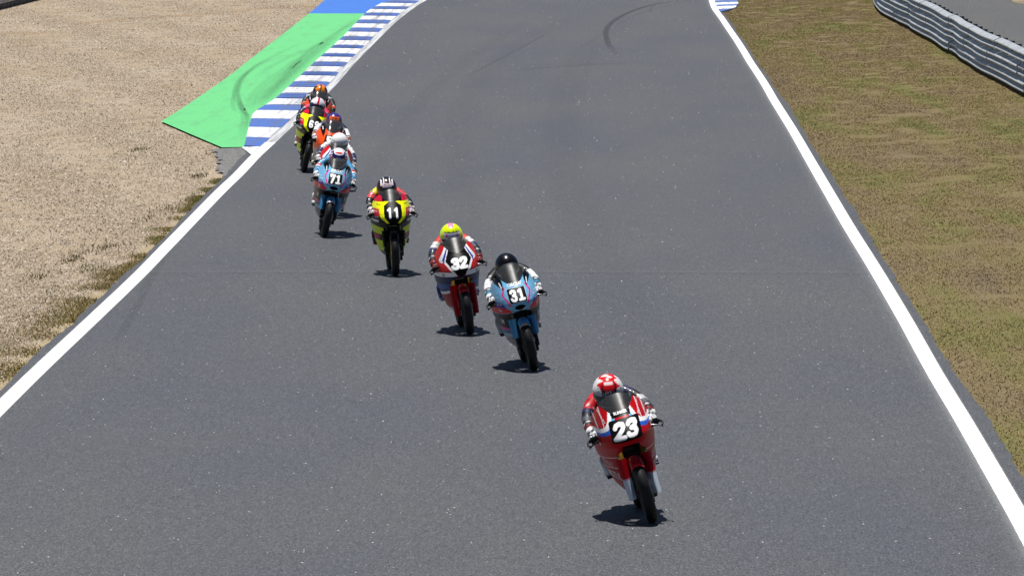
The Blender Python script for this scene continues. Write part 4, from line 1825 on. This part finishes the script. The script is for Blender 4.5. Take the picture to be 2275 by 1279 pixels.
def glove_mesh(s):
    """palm, four fingers wrapped round the grip and a thumb"""
    b = MB()
    g = lambda t: Vector((s * (.205 + .100 * t), .276 + .054 * t, .787 - .012 * t))     # along the grip
    wr = Vector((s * .258, .385, .818))
    kn = [g(.18 + .2 * i) + Vector((0, -.006 - .003 * i, .034)) for i in range(4)]
    # back of the hand
    for i in range(4):
        b.tube([wr + Vector((s * .008 * (i - 1.5), -.005, 0)), wr.lerp(kn[i], .5) + Vector((0, 0, .012)), kn[i]], [.022, .020, .0165], 8)
        ln = [.94, 1.0, .98, .86][i]
        p = g(.18 + .2 * i)
        b.tube([kn[i], p + Vector((0, -.032 * ln, .022)), p + Vector((0, -.038 * ln, -.004)), p + Vector((0, -.016, -.027 * ln)), p + Vector((0, .008, -.028 * ln))], [.0155, .0150, .0135, .0125, .010], 8)
    p = g(.04)
    b.tube([wr + Vector((-s * .02, -.02, -.004)), p + Vector((-s * .004, .03, .014)), p + Vector((-s * .018, .004, -.004)), p + Vector((-s * .012, -.014, -.018))], [.019, .017, .014, .011], 8)
    # knuckle guard
    b.box((g(.5) + Vector((0, -.002, .047)))[:], (.085, .026, .012), .005, (R(20), 0, s * R(26)))
    # cuff
    b.tube([wr + Vector((s * .002, .065, .022)), wr + Vector((s * .002, .03, .010)), wr], [.050, .046, .034], 12)
    return b


def boot_mesh(s):
    b = MB()
    b.tube([(s * .190, .97, .515), (s * .187, 1.05, .455), (s * .185, 1.095, .42), (s * .186, 1.075, .395)], [.060, .056, .052, .046], 12)
    b.tube([(s * .186, 1.10, .405), (s * .192, 1.03, .405), (s * .198, .95, .402), (s * .190, .885, .395)], [.042, .046, .042, .026], 12)
    b.box((s * .192, 1.0, .368), (.075, .27, .018), .008)
    return b


GLV = {s: glove_mesh(s) for s in (-1, 1)}
BT = {s: boot_mesh(s) for s in (-1, 1)}

# visor patch of the helmet
_vm = (-HD[:, 1] > .18) & (HD[:, 2] < .06) & (HD[:, 2] > -.52)
_vq = HF[_vm[HF].all(1)]
_vu, _vi = np.unique(_vq, return_inverse=True)
VISOR_V = HD[_vu] * (helm_radius(HD[_vu]) * 1.018)[:, None]
VISOR_F = _vi.reshape(_vq.shape)
HELM_V = HD * helm_radius(HD)[:, None]


def helmet_text(parent, s, u0, size, col, place, dx=0.0):
    v, f = text_mesh(s, .03)
    th = v[:, 0] * size / .14 + dx
    el = math.asin(u0) + v[:, 1] * size / .14
    D = np.stack([np.sin(th) * np.cos(el), -np.cos(th) * np.cos(el), np.sin(el)], 1)
    P = D * (helm_radius(D) * 1.012)[:, None]
    return obj('lettering', mesh('lettering', helm_place(P, **place), f, ink(col), False), parent)


def build_bike(cfg):
    Mx = Matrix.Translation(G(*cfg['px'])) @ Matrix.Rotation(R(cfg['yaw']), 4, 'Z') @ Matrix.Rotation(-R(cfg['lean']), 4, 'Y')
    root = obj('motorcycle', None, label=cfg['label'], category='motorcycle', group='racing motorcycles')
    root.matrix_world = Mx
    # wheels
    for nm, src in (('wheel', FW), ('wheel', RW)):
        rim, ty, di = src[cfg['rim'].name]
        wo = obj(nm, rim, root)
        obj('tyre', ty, wo)
        obj('brake_disc', di, wo)
    fk = cfg.get('fork', 'gold')
    for s in (-1, 1):
        fl = obj('fork_leg', ME['fork', s, fk], root)
        obj('brake_caliper', ME['caliper', s], fl)
        hb = obj('handlebar', ME['bar', s], root)
        obj('brake_lever', ME['lever', s], hb)
        obj('lever_guard', ME['guard', s], hb)
        obj('footpeg', ME['peg', s], root)
        obj('swingarm', ME['swing', s], root)
        obj('frame_spar', ME['spar', s], root)
        obj('subframe', ME['seatstay', s], root)
        v, f = FORKC[s, cfg.get('cover_z', .385)]
        cc = np.tile(lin(cfg['fender']), (len(v), 1))
        lo = cfg.get('cover_low')
        if lo:
            put(cc, (v[:, 2] < lo[0]), lo[1])
        obj('fork_cover', mesh('fork_cover', v, f, M_paint, True, cc), root)
    for nm, k in (('radiator', 'rad'), ('engine', 'engine'), ('triple_clamp', 'yoke'), ('dash_display', 'dash'), ('seat', 'seat'), ('exhaust', 'exhaust')):
        obj(nm, ME[k], root)
    v, f = MUD
    va = np.array(v)
    cc = np.tile(lin(cfg['fender']), (len(va), 1))
    if cfg.get('fender_tip'):
        put(cc, va[:, 1] < -.178, cfg['fender_tip'])  # paler front lip: its highlight is put into the colour
    obj('mudguard', mesh('mudguard', v, f, M_paint, True, cc), root)
    v, f = TAIL
    obj('tail_unit', mesh('tail_unit', v, f, M_paint, True, np.tile(lin(cfg['tail']), (len(v), 1))), root)
    v, f = TANK
    obj('fuel_tank', mesh('fuel_tank', v, f, M_paint, True, np.tile(lin(cfg['tail']), (len(v), 1))), root)
    # fairing
    u, q = FAIR_I if cfg.get('intake') else FAIR_N
    P = FV[u]
    fa = obj('fairing', mesh('fairing', P, q, M_paint, True, cfg['paint'](P)), root)
    if cfg.get('intake'):
        obj('air_duct', ME['duct'], fa)
    obj('windscreen', SCREEN_ORANGE if cfg['paint'] is paint_orange else SCREEN_ME if cfg.get('tall') else SCREEN_LOW, fa)
    if cfg.get('panel'):
        number_panel(fa, cfg['panel'], cfg['num'], cfg['num_z'], cfg['dig'], rim=cfg.get('panel_rim'))
    for t in cfg.get('text', []):
        letter(fa, **t)
    for xs_, zs_ in cfg.get('stars', []):
        star(fa, xs_, zs_, .024, WHT)
    # rider
    st = cfg['suit']
    bm_ = BODY.copy()
    bm_.name = 'person'
    sv = _bv.copy()
    sv[:, 0] += cfg.get('hdx', 0) * np.clip((sv[:, 2] - .84) / .2, 0, 1)
    bm_.vertices.foreach_set('co', sv.ravel())
    set_paint(bm_, suit_cols(st))
    bm_.materials.clear()
    bm_.materials.append(M_leather)
    per = obj('person', bm_, None, label=cfg['rider_label'], category='person', group='riders crouched on the racing motorcycles')
    per.matrix_world = Mx
    pl = dict(roll=R(cfg.get('roll', 0)), pitch=R(cfg.get('pitch', 0)), dx=cfg.get('hdx', 0.0))
    hm = mesh('helmet', helm_place(HELM_V, **pl), HF, M_helmet, True, helm_cols(cfg['helmet']))
    ho = obj('helmet', hm, per)
    obj('visor', mesh('visor', helm_place(VISOR_V, **pl), VISOR_F, M_visor), ho)
    for (s, u0, size, col) in cfg.get('helm_text', []):
        helmet_text(ho, s, u0, size, col, pl)
    for s in (-1, 1):
        b = GLV[s]
        va = np.array(b.v)
        cc = np.tile(lin(st['glove'][1]), (len(va), 1))
        put(cc, va[:, 2] > .812, st['glove'][0])
        put(cc, (va[:, 2] > .812) & (np.sin(va[:, 0] * 190) * np.sin(va[:, 1] * 170) > .35), st['glove'][1])
        obj('glove', mesh('glove', va, b.f, M_leather, True, cc), per)
        b = BT[s]
        va = np.array(b.v)
        cc = np.tile(lin(st['boot'][0]), (len(va), 1))
        put(cc, va[:, 2] < .39, st['boot'][1])
        obj('boot', mesh('boot', va, b.f, M_leather, True, cc), per)
    return root


_su, _sq = SCREEN
SCREEN_ME = mesh('windscreen', FV[_su], _sq, M_screen)
SCREEN_ORANGE = mesh('windscreen', FV[_su], _sq, M_screen_b)
_su, _sq = SCREEN_L
SCREEN_LOW = mesh('windscreen', FV[_su], _sq, M_screen)

HEX11 = [(-.052, .955), (.052, .955), (.108, .910), (.113, .778), (.052, .692), (-.052, .692), (-.113, .778), (-.108, .910)]


def rrect(hw, z0, z1, r=.018, slant=0.0, n=5):
    p = []
    for cx_, cz_, a0 in ((hw - r, z1 - r, 0), (-hw + r, z1 - r, 90), (-hw + r, z0 + r, 180), (hw - r, z0 + r, 270)):
        for k in range(n):
            a = R(a0 + 90 * k / (n - 1))
            p.append((cx_ + r * math.cos(a) + slant * (cz_ - (z0 + z1) / 2), cz_ + r * math.sin(a)))
    return p


def both(s, x, z, size, col, rot=0.0, **k):
    return [dict(s=s, x=-x, z=z, size=size, col=col, rot=rot, **k), dict(s=s, x=x, z=z, size=size, col=col, rot=-rot, **k)]


WHT = (.85, .85, .85)
BLK = (.012, .012, .014)
blue_text = both('mapfre', .200, .706, .040, WHT, R(-10), bold=.01) + both('VM', .195, .565, .085, (.62, .62, .64), R(-6), shear=.2) + \
    [dict(s='CIRCUIT', x=.0, z=.946, size=.044, col=WHT, shear=.25, bold=.025)]
yel_text = []
red_text = both('MOTUL', .212, .955, .033, WHT, R(-62), bold=.03) + both('MONLAU', .158, .965, .030, WHT, R(-62), bold=.02) + \
    [dict(s='BLINKER', x=0, z=.962, size=.030, col=WHT, bold=.03, off=.006)] + \
    both('MOTUL', .176, .430, .100, (.80, .76, .76), R(-8), bold=.015) + both('MONLAU', .205, .555, .070, (.72, .62, .62), R(-8), bold=-.005)
red2_text = both('HRC', .190, .716, .040, (.012, .02, .09), R(-6), shear=.3, bold=.03) + both('HRC', .205, .43, .04, (.6, .6, .6), R(-6), shear=.3)
or_text = both('B', .200, .795, .060, BLK, R(-20)) + both('D', .205, .725, .050, BLK, R(-20))

BIKES = [
    dict(key='23', stars=[(-.225, .745), (.222, .785)], px=(1452, 1160), lean=16.8, yaw=4.0, rim=M_rim, fork='gold', fender='a3121c', cover_z=.24, cover_low=(.415, 'c0c8d4'), tail='b80b15', fender_tip='d02a2a', paint=paint_23,
         panel=rrect(.130, .738, .918, .02, slant=.12), num='23', num_z=.829, dig=dict(w=.100, h=.124, th=.036, slant=.22, gap=.010, rise=.004), text=red_text,
         suit=dict(base='7c1420', torso=[(1, '8c1420')], upper_l=[(.55, 'c8202c'), (.8, '20264c'), (1, '14151c')], upper_r=[(.35, '20264c'), (.7, '15161c'), (1, 'b4b4ba')], fore=[(.25, '4a4c54'), (.5, '191a20'), (1, '6a141c')], thigh=[(1, '7c1420')], shin=[(.6, '6a141c'), (1, '16161a')], glove=('d8d8da', '121216'), boot=('c8ccd0', '20242c')),
         helmet=dict(kind='shatter', base='e6e0e0'), helm_text=[('SHARK', .14, .040, (.03, .03, .04))], roll=10, hdx=-.018, pitch=0,
         label='red racing motorcycle number 23 leaning at the front of the field', rider_label='person in red leathers and red and white helmet on the front motorcycle'),
    dict(key='31', tall=True, px=(1188, 823), lean=13.3, yaw=4.8, rim=M_rim, fork='black', fender='4584ae', tail='4f9fd0', fender_tip='c8a080', paint=paint_31, intake=True,
         panel=rrect(.098, .762, .918, .016), panel_rim=('c8dce8', .003), num='31', num_z=.840, dig=dict(w=.066, h=.112, th=.027, slab=True, gap=.014), text=blue_text,
         suit=dict(base='15161b', upper=[(.62, '15161c'), (.9, 'e6e6ea'), (1, 'd8d8de')], fore=[(.22, 'e2e2e6'), (.42, '2a2c34'), (1, '2f6a84')], torso=[(1, '18191f')], thigh=[(1, '1d4a60')], shin=[(.6, '3a3c44'), (1, '8a8c94')], glove=('dcdcde', '121216'), boot=('a0a4aa', '14161a')),
         helmet=dict(kind='plain', base='0d0d11'), roll=4,
         label='sky blue racing motorcycle number 31 just behind the red leader', rider_label='person in black and white leathers with plain black helmet'),
    dict(key='32', px=(1045, 743), lean=9.0, yaw=5.2, rim=M_rim, fork='gold', fender='8a1018', cover_z=.24, tail='b81c20', fender_tip='d83030', paint=paint_32,
         panel=[(-.045, .940), (.045, .940), (.128, .925), (.142, .868), (.045, .708), (-.045, .708), (-.142, .868), (-.128, .925)], num='32', num_z=.835, dig=dict(w=.088, h=.108, th=.036, slant=.10, gap=.006, rise=.004), text=red2_text,
         suit=dict(base='1c2450', upper=[(.25, 'd83024'), (.68, 'e8e6ea'), (1, '26305c')], fore=[(1, '15161f')], torso=[(1, 'b02024')], thigh=[(1, '1c2448')], shin=[(.5, '141a34'), (1, '24367c')], glove=('7a2020', '121216'), boot=('24367c', 'b0b4bc')),
         helmet=dict(kind='fluo', base='d8f010'), roll=3,
         label='red white and navy racing motorcycle number 32 on a black panel', rider_label='person with a fluorescent yellow helmet on motorcycle 32'),
    dict(key='11', px=(879, 613), lean=2.5, yaw=4.5, rim=M_rimy, fork='black', fender='101114', tail='d8d810', paint=paint_11,
         panel=HEX11, num='11', num_z=.820, dig=dict(w=.062, h=.118, th=.027, gap=.026), text=yel_text,
         suit=dict(base='131318', upper=[(.30, 'e8e020'), (.72, 'e8404c'), (1, '14141a')], upper_r=[(.65, 'e0404c'), (1, '14141a')], fore=[(1, '121218')], torso=[(1, '141418')], thigh=[(1, '131318')], shin=[(1, '16161c')], glove=('c8c0c4', '2a1418'), boot=('26282c', '9a2030')),
         helmet=dict(kind='dark_crown', base='160c12'), helm_text=[('NHK', .14, .05, (.02, .02, .03))], hdx=-.038,
         label='black yellow and red racing motorcycle number 11 riding nearly upright', rider_label='person in black leathers with a dark red helmet on motorcycle 11'),
    dict(key='71', px=(719, 527), lean=-11.5, yaw=3.5, rim=M_rim, fork='black', fender='4584ae', tail='4f9fd0', fender_tip='e0c0c0', paint=paint_31, intake=True,
         panel=rrect(.098, .762, .918, .016), panel_rim=('c8dce8', .003), num='71', num_z=.840, dig=dict(w=.066, h=.112, th=.027, slab=True, gap=.014), text=blue_text,
         suit=dict(base='3c86b4', upper=[(.8, '4896c4'), (1, 'c84a40')], fore=[(.12, 'd8d0d4'), (1, '3a80ac')], torso=[(1, '3c86b4')], thigh=[(1, '2c6488')], shin=[(.5, '2c3038'), (1, '8a8c94')], glove=('dcdcde', '121216'), boot=('d8d0c8', '14161a')),
         helmet=dict(kind='navy_star', base='d4d4de'), roll=-4,
         label='sky blue racing motorcycle number 71 leaning right ahead of the queue', rider_label='person in blue leathers and navy and white helmet on motorcycle 71'),
    dict(key='w', px=(722, 484), lean=-11.5, yaw=3, rim=M_rim, fork='gold', fender='8a1018', tail='b81c20', paint=paint_32, fender_tip='d83030',
         panel=[(-.045, .940), (.045, .940), (.128, .925), (.142, .868), (.045, .708), (-.045, .708), (-.142, .868), (-.128, .925)], num='', num_z=.83, dig={}, text=both('HRC', .190, .716, .040, (.012, .02, .09), R(-6), shear=.3, bold=.03),
         suit=dict(base='1c2450', upper=[(.75, 'e8e6ea'), (1, '26305c')], fore=[(.5, '1d2444'), (1, '15161f')], torso=[(1, 'c02028')], thigh=[(1, '1c2448')], shin=[(1, '20283c')], glove=('d8d8da', '121216'), boot=('d8d0c8', '14161a')),
         helmet=dict(kind='white', base='e8e8ea'), roll=-5,
         label='red and white racing motorcycle mostly hidden behind number 71', rider_label='person with a plain white helmet tucked in behind motorcycle 71'),
    dict(key='57', tall=True, px=(716, 428), lean=-10, yaw=3, rim=M_rimw, fork='black', fender='1a1a1e', tail='e0501c', paint=paint_orange,
         panel=[(-.10, .912), (.10, .912), (.112, .79), (.065, .70), (-.065, .70), (-.112, .79)], num='57', num_z=.835, dig=dict(w=.070, h=.110, th=.026, gap=.016), text=or_text,
         suit=dict(base='1c2040', upper=[(.5, '1e2448'), (.95, 'e8e8ec'), (1, 'd8d8dc')], fore=[(.2, 'e0e0e4'), (.35, '202430'), (1, '9a4a20')], torso=[(1, '20264a')], thigh=[(1, 'a04a20')], shin=[(1, '20242c')], glove=('d4d4d8', '121216'), boot=('c8c4c0', '14161a')),
         helmet=dict(kind='purple_orange', base='3c2c78'), roll=-2,
         label='orange racing motorcycle beside number 69 with its rider in a purple helmet', rider_label='person with a purple and orange helmet and white elbows on orange motorcycle'),
    dict(key='69', px=(674, 383), lean=-12.5, yaw=3, rim=M_rimy, fork='black', fender='101114', tail='d8d810', paint=paint_11,
         panel=HEX11, num='69', num_z=.820, dig=dict(w=.070, h=.112, th=.025, gap=.018), text=yel_text,
         suit=dict(base='131318', upper=[(.45, 'e03064'), (.75, '2a2450'), (1, '14141a')], fore=[(1, '121218')], torso=[(1, '1a1830')], thigh=[(1, '131318')], shin=[(1, '16161c')], glove=('24242a', '101014'), boot=('d8d0cc', '14141a')),
         helmet=dict(kind='stripe', base='e4e2ea'), roll=2,
         label='black and yellow racing motorcycle number 69 nearest the kerb', rider_label='person with a navy and white helmet with red stripe on motorcycle 69'),
    dict(key='far', tall=True, px=(693, 349), lean=-7.5, yaw=2.5, rim=M_rimw, fork='black', fender='1a1a1e', tail='e0501c', paint=paint_orange,
         panel=[(-.10, .912), (.10, .912), (.112, .79), (.065, .70), (-.065, .70), (-.112, .79)], num='', num_z=.83, dig={}, text=or_text,
         suit=dict(base='15161c', upper=[(.35, '1a1c24'), (.5, 'd4d4dc'), (1, '1a1c24')], fore=[(.4, '20222a'), (1, 'b84428')], torso=[(1, '1a1c28')], thigh=[(1, 'a04a20')], shin=[(1, '20242c')], glove=('1a1a20', '101014'), boot=('c8c4c0', '14161a')),
         helmet=dict(kind='orange_black', base='201a1a'), roll=0,
         label='orange racing motorcycle last in line, behind number 69 by the kerb', rider_label='person with an orange and black helmet at the very back of the line'),
]
# build lettering shapes first, while the scene is still light
for b_ in BIKES:
    for t_ in b_.get('text', []):
        text_mesh(t_['s'], t_.get('bold', .02), t_.get('shear', 0.0))
    for t_ in b_.get('helm_text', []):
        text_mesh(t_[0], .03)
for b_ in BIKES:
    build_bike(b_)
print('objects', len(bpy.data.objects), 'tris', sum(len(o_.data.loop_triangles) if not o_.data.calc_loop_triangles() else 0 for o_ in scene.objects if o_.type == 'MESH'))
